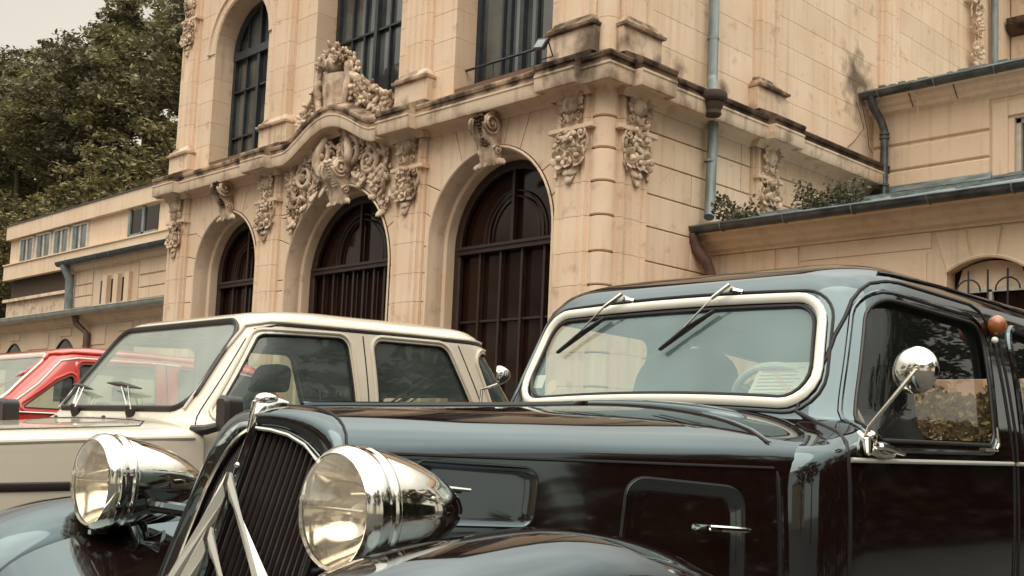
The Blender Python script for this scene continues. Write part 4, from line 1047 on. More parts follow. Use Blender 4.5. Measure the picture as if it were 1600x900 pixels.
# the windscreen edge is slightly bowed, so cut its convex inner outline
cut(bm, rquad([(XC-.552, 1.120), (XC+.552, 1.120), (XC+.497, 1.40), (XC-.497, 1.40)], .08), 'f')
for m_ in ('s+', 's-'): cut(bm, dw, m_); cut(bm, rw, m_)
cut(bm, backw, 'r')
CAB = body('cabin_shell', bm, SK, 'paint', TA)
wsg = pane('windscreen', SK, wsb, 'f', -.004, 'tglass', TA)
mk('windscreen_trim', MB().tube([SK.proj('f', p, .008) for p in dens([tuple(q) for q in bowed(dens(rquad([(XC-.568, 1.100), (XC+.568, 1.100), (XC+.516, 1.412), (XC-.516, 1.412)], [.09, .09, .085, .085]), .03), 1.096)], .03)], .0145, 10, closed=True, flat=.6, nrm=VY), 'cream', wsg, smooth=True)
mk('rubber_seal', MB().tube([SK.proj('f', p, .002) for p in bowed(dens(rquad([(XC-.545, 1.12), (XC+.545, 1.12), (XC+.497, 1.392), (XC-.497, 1.392)], [.08, .08, .07, .07]), .03), 1.12)], .006, 6, closed=True), 'rubber', wsg, smooth=True)
mk('rubber_seal', MB().tube([SK.proj('f', p, .001) for p in bowed(dens(rquad([(XC-.592, 1.078), (XC+.592, 1.078), (XC+.540, 1.436), (XC-.540, 1.436)], [.1, .1, .095, .095]), .03), 1.078)], .005, 6, closed=True), 'rubber', wsg, smooth=True)
for m_ in ('s+', 's-'):
    d = pane('door_window', SK, dw, m_, -.02, 'sglass', TA)
    trim('window_frame', SK, offset(dw, -.020), m_, .008, 'paint', d, -.001)
    trim('chrome_bead', SK, [(-8.62, 1.010), (-8.53, 1.012), (-8.512, 1.03), (-8.508, 1.08)], m_, .007, 'chrome', d, .004, closed=False)
    trim('rubber_seal', SK, offset(dw, .004), m_, .006, 'rubber', d, .0)
    q = pane('rear_door_window', SK, rw, m_, -.02, 'sglass', TA)
    trim('window_frame', SK, offset(rw, -.015), m_, .013, 'paint', q, -.002)
    # doors: shut lines, waist strip, drip rail, handle
    gap = [(-9.30, .45), (-9.41, .62), (-9.415, .98), (-9.35, 1.06), (-9.225, 1.30), (-9.16, 1.405), (-9.13, 1.438), (-9.09, 1.462), (-9.03, 1.474), (-8.95, 1.478), (-8.50, 1.470), (-8.455, 1.455), (-8.43, 1.42), (-8.415, 1.36), (-8.40, 1.05), (-8.39, .95), (-8.40, .45)]
    trim('door_gap', SK, gap, m_, .0065, 'seam_and_shadow', TA, -.001, closed=False)
    trim('rear_door_gap', SK, [(-8.375, 1.44), (-8.36, 1.05), (-8.36, .6)], m_, .006, 'seam_and_shadow', TA, -.001, closed=False)
    trim('waist_strip', SK, [(-9.41, .962), (-8.41, .972)], m_, .0065, 'alu', TA, .005, closed=False)
    trim('waist_strip', SK, [(-8.37, .972), (-7.4, .98)], m_, .0065, 'alu', TA, .005, closed=False)
    trim('drip_rail', SK, [(-9.02, 1.500), (-8.6, 1.512), (-8.2, 1.505), (-7.7, 1.48), (-7.3, 1.38)], m_, .0045, 'paint', TA, .004, closed=False)
for s in (1,):
    h_ = mk('door_handle', MB().tube([(XC+.70+.01, -9.30, 1.0), (XC+.70+.045, -9.29, 1.0), (XC+.745, -9.27, 1.0), (XC+.745, -9.17, .985)], [.012, .012, .011, .006], 8), 'chrome', TA, smooth=True)
# hood and cowl
def hy(z): return .38*(z-1.03)
HS = [(-10.585, .262, 1.030, .905, 2.5, 1), (-10.50, .288, 1.036, .91, 2.45, .8), (-10.35, .345, 1.044, .92, 2.4, .4), (-10.15, .42, 1.055, .93, 2.35, 0), (-9.95, .495, 1.066, .935, 2.3, 0), (-9.75, .575, 1.079, .94, 2.3, 0), (-9.60, .632, 1.089, .94, 2.3, 0), (-9.50, .665, 1.095, .94, 2.3, 0), (-9.42, .690, 1.100, .94, 2.3, 0), (-9.34, .702, 1.104, .94, 2.3, 0), (-9.25, .704, 1.104, .94, 2.3, 0)]
rows = []
for s in range((len(HS)-1)*4+1):
    t = s/4; y, wv, zt, zs_, n_, sl_ = [crom([h[k] for h in HS], t) for k in range(6)]
    rows.append(section(XC, y, wv, zt, zs_, .42, n_, 18, ys=lambda z, sl_=sl_: sl_*hy(z) if sl_ > 0 else 0))
hb = tobm(MB().grid(rows)); HK = Skin(hb)
# make sure normals face out
HOOD = body('hood', hb, HK, 'paint', TA)
def hp(u, y, z=None, off=0):
    """point on the hood: from above if z is None, else from the side of sign u"""
    if z is None: return HK.proj('t', (XC+u, y), off)
    return HK.proj('s+' if u > 0 else 's-', (y, z), off)
# hood/cowl seam, centre hinge and shoulder hinge
for yy, r_ in ((-9.60, .006),):
    pts = [hp(-.01, yy, .45+.46*i/10) for i in range(11)]+[hp(-.60+1.2*i/24, yy) for i in range(25)]+[hp(.01, yy, .91-.46*i/10) for i in range(11)]
    pts = [p for p in pts if p.z > .44]
    mk('cowl_seam', MB().tube(pts, .006, 6), 'seam_and_shadow', HOOD, smooth=True)
    mk('cowl_bead', MB().tube([p+Vector((0, .012, .001)) for p in pts], .0055, 6), 'paint', HOOD, smooth=True)
mk('hood_hinge', MB().tube([hp(0, -10.56+.96*i/30, off=.002) for i in range(31)], .008, 8), 'paint', HOOD, smooth=True)
for s in (-1, 1):
    mk('hood_seam', MB().tube([hp(s, -10.55+.94*i/24, .935, .0) for i in range(25)], .004, 6), 'seam_and_shadow', HOOD, smooth=True)
# cowl blister in front of the windscreen
bl = MB(); rr_ = []
for i in range(13):
    an = 2*pi*i/12
for k, (sx, hgt) in enumerate(((1, -.002), (.97, .006), (.9, .010), (.6, .013), (.2, .014))):
    rr_.append([hp(.05+.42*sx*cos(2*pi*i/40), -9.49+.065*sx*sin(2*pi*i/40), off=hgt) for i in range(40)])
mk('cowl_vent', bl.grid(rr_, closed=True), 'paint', HOOD, smooth=True, sharp=None)
for s in (-1, 1):
    m_ = 's+' if s > 0 else 's-'
    p1 = rquad([(-10.50, .79), (-10.22, .785), (-10.20, .915), (-10.48, .925)], .03); p2 = rquad([(-10.03, .62), (-9.70, .60), (-9.695, .885), (-9.99, .905)], [.04, .04, .05, .05])
    p3 = rquad([(-10.15, .62), (-9.76, .60), (-9.755, .895), (-10.11, .912)], .04)
    for q_ in (p1, p2):
        f_ = raised('hood_flap', HK, q_, m_, .0045, 'paint', HOOD)
        trim('flap_gap', HK, q_, m_, .0035, 'seam_and_shadow', f_, .0)
    h0 = HK.proj(m_, (-9.79, .79), .008)
    mk('flap_handle', MB().tube([h0, HK.proj(m_, (-9.79, .79), .03)+Vector((0, -.02, 0)), HK.proj(m_, (-9.715, .786), .032), HK.proj(m_, (-9.70, .785), .03)], [.006, .008, .007, .004], 8), 'chrome', HOOD, smooth=True)
    mk('flap_handle', MB().tube([HK.proj(m_, (-10.46, .865), .008), HK.proj(m_, (-10.43, .865), .03), HK.proj(m_, (-10.37, .862), .026)], [.005, .006, .004], 8), 'chrome', HOOD, smooth=True)
# grille shell
GP = lambda u, z: -10.676+.33*(z-.95)+.40*abs(u)*(1-.25*abs(u)/.3)
op = [(0, .978), (.05, .974), (.10, .965), (.155, .945), (.20, .915), (.235, .875), (.255, .83), (.265, .77), (.27, .70), (.27, .60), (.262, .50), (.245, .42)]
def full(lst, f): return [f(-u, z) for u, z in reversed(lst[1:])]+[f(u, z) for u, z in lst]
hsec = section(XC, 0, .262, 1.030, .905, .42, 2.5, 18)
hs2 = [(p.x-XC, p.z) for p in hsec]
def arclen(l):
    d = [0]
    for a, b in zip(l[:-1], l[1:]): d.append(d[-1]+sqrt((a[0]-b[0])**2+(a[1]-b[1])**2))
    return d
def resamp(l, n):
    d = arclen(l); out = []
    for i in range(n):
        t = d[-1]*i/(n-1); k = 0
        while k < len(d)-2 and d[k+1] < t: k += 1
        u = (t-d[k])/max(1e-9, d[k+1]-d[k]); out.append((l[k][0]+(l[k+1][0]-l[k][0])*u, l[k][1]+(l[k+1][1]-l[k][1])*u))
    return out
op = [(u*.93, z) for u, z in op]
opf = [(-u, z) for u, z in reversed(op[1:])]+op
NN = 65; A_ = resamp(hs2, NN); B_ = resamp(opf, NN)
rows = []
for t in [0, .08, .2, .35, .5, .65, .8, .92, 1.0]:
    r = []
    for (u0, z0), (u1, z1) in zip(A_, B_):
        k = t**1.7
        u, z = u0+(u1-u0)*k, z0+(z1-z0)*k
        y0 = -10.587+hy(z0); y1 = GP(u1, z1)-.012
        y = y0+(y1-y0)*t-(.050-.034*min(1, abs(u0)/.26)**2)*sin(pi*t)**.9*(1-.2*t); r.append(Vector((XC+u, y, z)))
    rows.append(r)
rows.append([p+Vector((0, .03, 0)) for p in rows[-1]])
mk('grille_shell', MB().grid(rows), 'paint', TA, smooth=True, sharp=None)
mk('shell_seam', MB().tube([Vector((XC+u, -10.586+hy(z)-.001, z+.0005)) for u, z in A_], .0035, 6), 'seam_and_shadow', TA, smooth=True)
GR = mk('grille', MB().grid([[Vector((XC+u, GP(u, z)+.03, z)) for u, z in [(a*t, .42+(b-.42)*1.0) for t in (-1, -.66, -.33, 0, .33, .66, 1)]] for a, b in [(p[0], p[1]) for p in reversed(op)]]), 'rubber', TA)
def gz(u):
    u = abs(u)
    for (a, za), (b, zb) in zip(op[:-1], op[1:]):
        if a <= u <= b: return za+(zb-za)*(u-a)/(b-a)
    return .42
for s in (-1, 1):
    for k in range(15):
        u = s*(.012+.0160*k); zt_ = gz(u)-.006
        P = [Vector((XC+u, GP(u, z)+.004, z)) for z in (.44, .6, .8, zt_)]
        mk('grille_bar', MB().tube(P, .0042, 5, flat=1.6, nrm=VY), 'plastic', GR)
    mk('grille_trim', MB().tube([Vector((XC+s*u, GP(u, z)-.016, z)) for u, z in op], .0055, 8), 'chrome', GR, smooth=True)
    mk('grille_flank', MB().tube([Vector((XC+s*(u+.012), GP(u, z)-.006, z)) for u, z in op[6:]], .004, 6), 'chrome', GR, smooth=True)
mk('centre_ridge', MB().tube([Vector((XC, GP(0, z)-.016, z)) for z in (.43, .6, .8, .97, 1.0)], .010, 8), 'paint', GR, smooth=True)
cap = MB()
cp = [Vector((XC, -10.60, 1.036)), Vector((XC, -10.62, 1.038)), Vector((XC, -10.645, 1.036)), Vector((XC, -10.668, 1.022)), Vector((XC, -10.680, .998)), Vector((XC, -10.690, .965))]
cap.tube(cp, [.007, .012, .022, .025, .015, .009], 10, flat=.6)
cap.blob((XC, -10.655, 1.043), (.022, .028, .014), None, 12, 8)
mk('grille_cap', cap, 'chrome', TA, smooth=True)
for za in (.850, .735):                                                             # double chevron badge
    ch = MB()
    for s in (-1, 1):
        du = .19; P0 = Vector((XC+s*.003, GP(0, za)-.020, za)); z1_ = za-du*1.12; P1 = Vector((XC+s*du, GP(du, z1_)-.026, z1_))
        t = (P1-P0).normalized(); nrm_ = Vector((s*.4, -1, .45)).normalized(); b_ = t.cross(nrm_).normalized()
        for e0, e1, hh in ((-.016, .016, .0),):
            v = []
            for P, wd in ((P0, .0205), (P1, .0205)):
                e = b_*wd if P is P1 else Vector((0, 0, 1))*wd*1.35
                v += [P-e, P-e+nrm_*.010, P+nrm_*.018, P+e+nrm_*.010, P+e]
            ch.add(v, [(0, 1, 6, 5), (1, 2, 7, 6), (2, 3, 8, 7), (3, 4, 9, 8), (4, 0, 5, 9), (5, 6, 7, 8, 9)])
    mk('chevron', ch, 'alu', GR)
for s in (-1, 1): mk('chevron_mount', MB().tube([(XC+s*.2, GP(.2, .62)-.045, .625), (XC+s*.25, GP(.25, .62)-.02, .63)], .008, 8), 'chrome', GR, smooth=True)
mk('chevron_mount', MB().blob((XC, GP(0, .895)-.022, .895), (.008, .008, .008), None, 8, 6), 'chrome', GR, smooth=True)
# fenders
arc = [(-11.16, .30), (-11.15, .45), (-11.11, .60), (-11.02, .705), (-10.88, .767), (-10.70, .797), (-10.48, .814), (-10.28, .792), (-10.10, .74), (-9.95, .675), (-9.80, .58), (-9.64, .46), (-9.50, .36)]
def fender(s, arc, u0, u1, H, nm, zin=.30, xc=XC, mat='paint'):
    rows = []; n = (len(arc)-1)*4
    P = [(crom([a[0] for a in arc], i/4), crom([a[1] for a in arc], i/4)) for i in range(n+1)]
    for i, (y, z) in enumerate(P):
        a, b = P[max(0, i-1)], P[min(n, i+1)]; t = Vector((b[0]-a[0], b[1]-a[1])).normalized(); nn = Vector((-t.y, t.x))
        if nn.y < 0 and i > n*.15: nn = nn
        r = []
        for k in range(25):
            q = -1+2*k/24; x = (u0+u1)/2+(u1-u0)/2*q
            dd = -H*(1-(max(0, 1-abs(q)**2.3))**.5)
            r.append(Vector((xc+s*x, y+nn.x*dd, z+nn.y*dd)))
        # outer lip
        r.append(r[-1]-Vector((0, nn.x*.03, nn.y*.03)))
        rows.append(r)
    return mk(nm, MB().grid(rows), mat, TA, smooth=True, sharp=None), rows
for s in (-1, 1):
    fo, rr2 = fender(s, arc, .52, .885, .135, 'front_fender')
    mk('fender_bead', MB().tube([r[-1]+Vector((s*.003, 0, .0)) for r in rr2], .008, 8), 'paint', fo, smooth=True)
    mk('valance', MB().grid([[r[1], Vector((XC+s*.29, r[1].y, max(.3, r[1].z-.12)))] for r in rr2[8:44]]), 'paint', fo, smooth=True)
    rear = [(-8.05, .40), (-7.95, .62), (-7.75, .78), (-7.5, .84), (-7.2, .80), (-6.95, .64), (-6.85, .42)]
    fender(s, rear, .52, .84, .16, 'rear_fender')
    mk('running_board', MB().prism(rquad([(-9.5, .33), (-8.0, .33), (-8.0, .37), (-9.5, .37)], .012, 3), (Vector((XC+s*.62, 0, 0)), VY, VZ, VX*s), 0, .2), 'rubber', TA)
    wheel(TA, XC+s*.69, -10.56, .34, .16); wheel(TA, XC+s*.67, -7.48, .34, .16)
mk('chassis', MB().box((XC-.6, -10.6, .25), (XC+.6, -7.1, .43)), 'plastic', TA)
mk('bumper', MB().tube([(XC+.80*sin(t), -11.28+.10*(1-cos(t)), .42) for t in [-1.2+.2*i for i in range(13)]], .035, 10, flat=.5), 'chrome', TA, smooth=True)
# headlamps
def headlamp(u, y=-10.80, z=.833):
    # lathe axis +z -> world -y (forward), slight droop none
    Mt = Matrix.Translation((XC+u, y, z)) @ Matrix.Rotation(pi/2, 4, 'X')
    hl = mk('headlamp', MB().lathe([(.112, -.012), (.1145, -.03), (.1135, -.055), (.108, -.09), (.097, -.135), (.081, -.18), (.060, -.222), (.036, -.258), (.016, -.278), (.001, -.286)], Mt, 56), 'chrome', TA, smooth=True, sharp=None)
    mk('lamp_rim', MB().lathe([(.098, .016), (.103, .019), (.109, .014), (.1165, .002), (.1185, -.010), (.1175, -.022), (.113, -.030), (.1135, -.034), (.117, -.040), (.1165, -.048), (.112, -.052)], Mt, 64), 'chrome', hl, smooth=True, sharp=50)
    # fluted lens: domed, with vertical flutes
    rows = []; n = 12
    for i in range(n+1):
        rr_ = .1015*i/n; ring = []
        for j in range(96):
            a = 2*pi*j/96; x, h = rr_*cos(a), rr_*sin(a)
            fl_ = .0045*abs(sin(x*120)) if h < .02 else .0004*sin(x*60)
            ring.append(Mt @ Vector((x, -h if False else h, .018+.022*(1-(rr_/.1015)**2)+fl_)))
        rows.append(ring)
    mk('lamp_lens', MB().grid(rows, closed=True), 'lens', hl, smooth=True, sharp=None)
    mk('reflector', MB().lathe([(.100, .010), (.088, -.02), (.070, -.05), (.045, -.072), (.02, -.082), (.001, -.084)], Mt, 40), 'chrome', hl, smooth=True, sharp=None)
    mk('lamp_bulb', MB().blob((XC+u, y+.045, z), (.014, .022, .014), None, 12, 8), 'bulb', hl, smooth=True)
    mk('lamp_bar', MB().tube([(XC+u-.085, y-.012, z+.004), (XC+u+.085, y-.012, z+.004)], .0035, 6), 'chrome', hl)
    s = 1 if u > 0 else -1
    mk('lamp_stem', MB().tube([(XC+u, y+.10, z-.09), (XC+u-s*.01, y+.12, z-.15), (XC+u-s*.04, y+.16, .68)], [.03, .026, .04], 12), 'paint', hl, smooth=True)
    mk('lamp_stay', MB().tube([(XC+u-s*.09, y+.10, z-.05), (XC+s*.30, y+.16, z-.06)], .016, 8), 'paint', hl, smooth=True)
    mk('rim_clip', MB().box((XC+u-.008, y-.01, z-.124), (XC+u+.008, y+.03, z-.114)), 'chrome', hl)
    # round horn grille low beside the lamp
    Mh = Matrix.Translation((XC+s*.44, y+.12, .665)) @ Matrix.Rotation(pi/2-.3, 4, 'X')
    return hl
headlamp(.497); headlamp(-.497)
# screen wipers hung from the header
for P, A, B, Mm in (((-.211, 1.455), (-.437, 1.276), (-.268, 1.391), (-.361, 1.335)), ((.207, 1.455), (-.003, 1.272), (.164, 1.388), (.078, 1.336))):
    f_ = lambda q, o: SK.proj('f', (XC+q[0], q[1]), o)
    p, a, b, m2 = f_(P, 0), f_(A, .012), f_(B, .012), f_(Mm, .02)
    wp = mk('wiper', MB().tube([p, p+Vector((0, -.045, .008))], [.011, .009], 10).tube([p+Vector((.006, -.02, .0)), p+Vector((.035, -.012, -.006))], .008, 8), 'chrome', TA, smooth=True)
    d_ = p+Vector((0, -.040, .010))
    mk('wiper_arm', MB().tube([d_+Vector((.008, 0, .004)), d_+(m2-d_)*.33+Vector((0, -.012, .004)), ], [.010, .006], 8).tube([d_+(m2-d_)*.33+Vector((0, -.012, .004)), m2+Vector((0, -.006, 0))], .0028, 6), 'chrome', wp, smooth=True)
    mk('wiper_blade', MB().tube([a+Vector((0, -.006, 0)), m2, b+Vector((0, -.006, 0))], .0052, 6).tube([a, b], .0045, 6), 'rubber', wp, smooth=True)
# mirrors on their arms
for s in (1, -1):
    bs = Vector((XC+s*.715, -9.335, 1.010)); hd_ = Vector((XC+s*(.84 if s > 0 else .705), -9.31 if s > 0 else -9.27, 1.195 if s > 0 else 1.21))
    mr_ = mk('mirror_clamp', MB().tube([bs+Vector((-s*.02, .02, .02)), bs+Vector((s*.015, 0, .0)), bs+Vector((s*.02, -.01, -.03))], [.012, .016, .010], 10).blob(bs+Vector((s*.015, .01, .012)), (.018, .02, .02), None, 10, 8).tube([bs+Vector((s*.01, .01, -.02)), bs+Vector((s*.02, .06, -.03)), bs+Vector((s*.02, .13, -.03))], [.010, .012, .005], 8), 'chrome', TA, smooth=True)
    if s > 0: mk('mirror_arm', MB().tube([bs+Vector((s*.01, 0, .01)), bs+Vector((s*.018, 0, .04)), hd_+Vector((.02, -.03, .0))], [.010, .0055, .0055], 10).tube([hd_+Vector((.02, -.03, 0)), hd_+Vector((.0, -.005, .015))], [.0055, .010], 8), 'chrome', mr_, smooth=True)
    else: mk('mirror_arm', MB().tube([bs+Vector((0, 0, .02)), Vector((XC-.785, -9.29, 1.07)), Vector((XC-.79, -9.28, 1.158)), Vector((XC-.75, -9.275, 1.168)), hd_+Vector((0, 0, -.03))], .0055, 8), 'chrome', mr_, smooth=True)
    Rm = Matrix.Translation(hd_) @ Vector((0, -1, .05) if s > 0 else (.75, .66, .05)).to_track_quat('Z', 'Y').to_matrix().to_4x4()
    r_ = .060 if s > 0 else .034
    mk('mirror_head', MB().lathe([(.001, .034), (r_*.3, .032), (r_*.6, .024), (r_*.85, .012), (r_, 0), (r_*1.02, -.006), (r_*.97, -.012), (.001, -.012)], Rm, 40), 'chrome', mr_, smooth=True, sharp=50)
am = SK.proj('s+', (-8.42, 1.405), .015)
lp = mk('turn_signal', MB().blob(am+Vector((.012, 0, .0)), (.030, .027, .033), None, 18, 12), 'amber', TA, smooth=True)
mk('side_lamp', MB().blob(am+Vector((.01, -.012, -.048)), (.011, .011, .011), None, 12, 8), 'bulb', lp, smooth=True)
mk('lamp_base', MB().tube([am+Vector((-.02, .005, .02)), am+Vector((-.015, .005, -.07))], .012, 8), 'plastic', lp, smooth=True)
# cabin interior
def seat(parent, x, y, w, z0, z1, mat, lean=.12, nm='seat_back', d=.12):
    q = rquad([(x-w/2, z0), (x+w/2, z0), (x+w/2*.82, z1), (x-w/2*.82, z1)], [.02, .02, w*.28, w*.28], 6); q = dens(q, .05)
    rows = []
    for t, k in ((0, .90), (.15, .97), (.5, 1.0), (.85, .97), (1, .90)):
        c = (x, (z0+z1)/2); rows.append([Vector((c[0]+(p[0]-c[0])*k, y+d*t+lean*(p[1]-z0)/(z1-z0), c[1]+(p[1]-c[1])*k)) for p in q])
    mb = MB().grid(rows, closed=True); m = len(q); mb.f.append(tuple(reversed(range(m)))); mb.f.append(tuple(range(4*m, 5*m)))
    return mk(nm, mb, mat, parent, smooth=True, sharp=40)
for s in (-1, 1):
    st = seat(TA, XC+s*.33, -8.86 if s < 0 else -8.80, .50, .55, 1.345 if s < 0 else 1.13, 'fabric')
    mk('seat_cushion', MB().prism(rquad([(-9.2, .50), (-8.75, .48), (-8.75, .62), (-9.2, .66)], .05), (Vector((XC+s*.33-.25, 0, 0)), VY, VZ, VX), 0, .5, .02), 'fabric', st)
seat(TA, XC, -7.45, 1.1, .5, 1.06, 'fabric')
mk('floor_pan', MB().box((XC-.66, -9.3, .40), (XC+.66, -7.2, .44)), 'rubber', TA)
mk('dashboard', MB().prism(rquad([(-9.31, .90), (-9.16, .90), (-9.13, 1.08), (-9.28, 1.10)], .02), (Vector((XC-.60, 0, 0)), VY, VZ, VX), 0, 1.20, .01), 'paint', TA)
wc = Vector((XC+.33, -9.02, 1.075)); ax = Vector((0, .75, .66)).normalized(); Rw = Matrix.Translation(wc) @ ax.to_track_quat('Z', 'Y').to_matrix().to_4x4()
swh = mk('steering_wheel', MB().tube([Rw @ Vector((.205*cos(2*pi*i/40), .205*sin(2*pi*i/40), 0)) for i in range(40)], .0125, 10, closed=True), 'cream', TA, smooth=True)
mk('wheel_spoke', MB().tube([Rw @ Vector((-.2, 0, 0)), Rw @ Vector((0, 0, -.03)), Rw @ Vector((.2, 0, 0))], .01, 8), 'cream', swh, smooth=True)
mk('steering_column', MB().tube([wc, wc-ax*.35], .02, 8), 'plastic', swh, smooth=True)
# paper notice on the dashboard and the round tax sticker
pn = tag(mk('paper_notice', MB().add([(XC+.275, -9.215, 1.125), (XC+.452, -9.215, 1.125), (XC+.452, -9.140, 1.238), (XC+.285, -9.140, 1.240), (XC+.275, -9.217, 1.125), (XC+.452, -9.217, 1.125), (XC+.452, -9.142, 1.238), (XC+.285, -9.142, 1.240)], [(0, 1, 2, 3), (7, 6, 5, 4), (0, 4, 5, 1), (1, 5, 6, 2), (2, 6, 7, 3), (3, 7, 4, 0)]), 'paper', None, loc=(XC+.36, -9.2, 1.12)), 'cream paper notice with an orange diagonal stripe behind the black saloon windscreen', 'notice')
fn_ = Vector((0, -1, .66)).normalized()
def onp(a, b): return Vector((XC+.275+.010*b+a*(.177-.010*b), -9.2185+.075*b, 1.125+.114*b))
mk('printed_stripe', MB().add([onp(.12, .93), onp(.22, .93), onp(.95, .10), onp(.84, .05)], [(0, 1, 2, 3)]), 'band', pn, recalc=False)
for k in range(8):
    b = .86-.095*k; mk('printed_line', MB().add([onp(.30 if k < 1 else .08, b)+fn_*.0004, onp(.8 if k % 3 else .9, b)+fn_*.0004, onp(.8 if k % 3 else .9, b-.022)+fn_*.0004, onp(.30 if k < 1 else .08, b-.022)+fn_*.0004], [(0, 1, 2, 3)]), 'ink', pn, recalc=False)
sk_ = mk('window_sticker', MB().add([SK.proj('f', (XC-.438+.022*cos(2*pi*i/20), 1.168+.024*sin(2*pi*i/20)), -.010) for i in range(20)], [tuple(range(20))]), 'band', wsg, recalc=False)
mk('window_sticker', MB().add([SK.proj('f', (XC-.53+a*.05, 1.165+b*.045), -.010) for a, b in ((0, 0), (1, 0), (1, 1), (0, 1))], [(0, 1, 2, 3)]), 'paper', wsg, recalc=False)
mk('rear_window', MB().prism(backw, (Vector((0, -6.83, 0)), VX, VZ, -VY), -.004, 0), 'sglass', TA)
# ================================================================== ivory hatchback
def simple_car(name, loc, label, xc, tab, hs, paint, wsq, wsr, side_w, gl, sg, seal, rf=.14, rr=.2, zdrop=None, zb=.35):
    T_ = thing(name, loc, label, 'car', None)
    bm = tobm(cabin(xc, tab, rf=rf, rr=rr, zdrop=zdrop)); S_ = Skin(bm)
    wq = rquad(wsq, wsr); cut(bm, wq, 'f')
    for m_ in ('s+', 's-'):
        for w_, r_ in side_w: cut(bm, rquad(w_, r_), m_)
    bq = rquad([(xc-.5, tab[2][0]+.08), (xc+.5, tab[2][0]+.08), (xc+.46, tab[4][0]), (xc-.46, tab[4][0])], .07); cut(bm, bq, 'r')
    body('cabin_shell', bm, S_, paint, T_)
    wg = pane('windscreen', S_, wq, 'f', -.003, gl, T_)
    trim('windscreen_seal', S_, offset(dens(wq, .04), -.006), 'f', .014, seal, wg, .004, flat=.6)
    for m_ in ('s+', 's-'):
        for w_, r_ in side_w:
            q = rquad(w_, r_); p_ = pane('side_window', S_, q, m_, -.012, sg, T_)
            trim('window_seal', S_, offset(dens(q, .04), .003), m_, .0045, 'rubber', p_, -.002)
            trim('window_frame', S_, offset(dens(q, .04), -.016), m_, .009, paint, p_, .001)
    pane('rear_window', S_, bq, 'r', -.003, sg, T_)
    rows = []
    for s in range((len(hs)-1)*4+1):
        t = s/4; y, wv, zt, zs_, n_ = [crom([h[k] for h in hs], t) for k in range(5)]
        rows.append(section(xc, y, wv, zt, zs_, zb, n_, 16))
    hb = tobm(MB().grid(rows)); H_ = Skin(hb)
    HB = body('front_body', hb, H_, paint, T_)
    y, wv, zt, zs_, n_ = hs[0]; sec_ = section(xc, y, wv, zt, zs_, zb, n_, 16)
    nose = mk('nose_panel', MB().grid([sec_, [Vector((xc+(p.x-xc)*.97, y-.04, zb+(p.z-zb)*.96)) for p in sec_], [Vector((xc+(p.x-xc)*.9, y-.05, zb+(p.z-zb)*.9)) for p in sec_], [Vector((xc+(p.x-xc)*.3, y-.055, zb+.15+(p.z-zb)*.3)) for p in sec_]]), paint, T_, smooth=True)
    mk('radiator_grille', MB().prism(rquad([(xc-.36, zt-.28), (xc+.36, zt-.28), (xc+.36, zt-.12), (xc-.36, zt-.12)], .03), front(y-.045), -.02, .02, .006), 'plastic', T_)
    mk('bumper', MB().tube([(xc+u, y-.13+.10*abs(u)**2, .46) for u in (-.72, -.5, 0, .5, .72)], .045, 10, flat=.6), 'chrome', T_, smooth=True)
    for s in (-1, 1):
        Mt = Matrix.Translation((xc+s*.46, y-.045, zt-.20)) @ Matrix.Rotation(pi/2, 4, 'X')
        hl = mk('headlight', MB().lathe([(.095, -.02), (.10, .012), (.09, .02), (.085, .012)], Mt, 32), 'chrome', T_, smooth=True)
        mk('headlight_lens', MB().lathe([(.086, .012), (.06, .026), (.03, .032), (.001, .034)], Mt, 32), 'bulb', hl, smooth=True)
    return T_, S_, H_, HB
xw = 6.0
tabw = [(.35, .745, -9.93, -7.95), (.70, .755, -9.95, -7.90), (.97, .735, -9.93, -7.92), (1.035, .715, -9.882, -7.99), (1.20, .690, -9.772, -8.11), (1.36, .655, -9.662, -8.22), (1.435, .635, -9.605, -8.27), (1.468, .605, -9.56, -8.30), (1.488, .56, -9.47, -8.34), (1.502, .47, -9.33, -8.45), (1.512, .33, -9.15, -8.6), (1.518, .16, -8.98, -8.75), (1.520, .02, -8.88, -8.84)]
hsw = [(-11.28, .60, .86, .78, 5), (-11.22, .68, .90, .80, 5), (-11.05, .725, .925, .83, 5), (-10.7, .745, .948, .86, 4.5), (-10.3, .752, .975, .89, 4), (-10.05, .752, .995, .905, 3.6), (-9.93, .75, 1.012, .92, 3.4), (-9.86, .745, 1.018, .92, 3.4)]
WH, SW_, HW_, HBW = simple_car('hatchback', (xw, -9.5, 0), 'ivory five-door hatchback parked between the black saloon and the red car', xw, tabw, hsw, 'wpaint',
    [(xw-.585, 1.055), (xw+.585, 1.055), (xw+.530, 1.420), (xw-.530, 1.420)], [.06, .07, .085, .12],
    [([(-9.80, 1.02), (-9.13, 1.03), (-9.16, 1.395), (-9.575, 1.375)], [.02, .04, .05, .05]), ([(-9.01, 1.03), (-8.43, 1.05), (-8.60, 1.41), (-9.02, 1.40)], [.03, .04, .07, .05]), ([(-8.30, 1.07), (-8.05, 1.11), (-8.235, 1.40), (-8.42, 1.40)], [.04, .04, .05, .05])],
    'wsglass', 'ggreen', 'rubber', rf=.20, zdrop=lambda y, t: -.055*(y+9.3)*max(0, t-.30)*1.0)
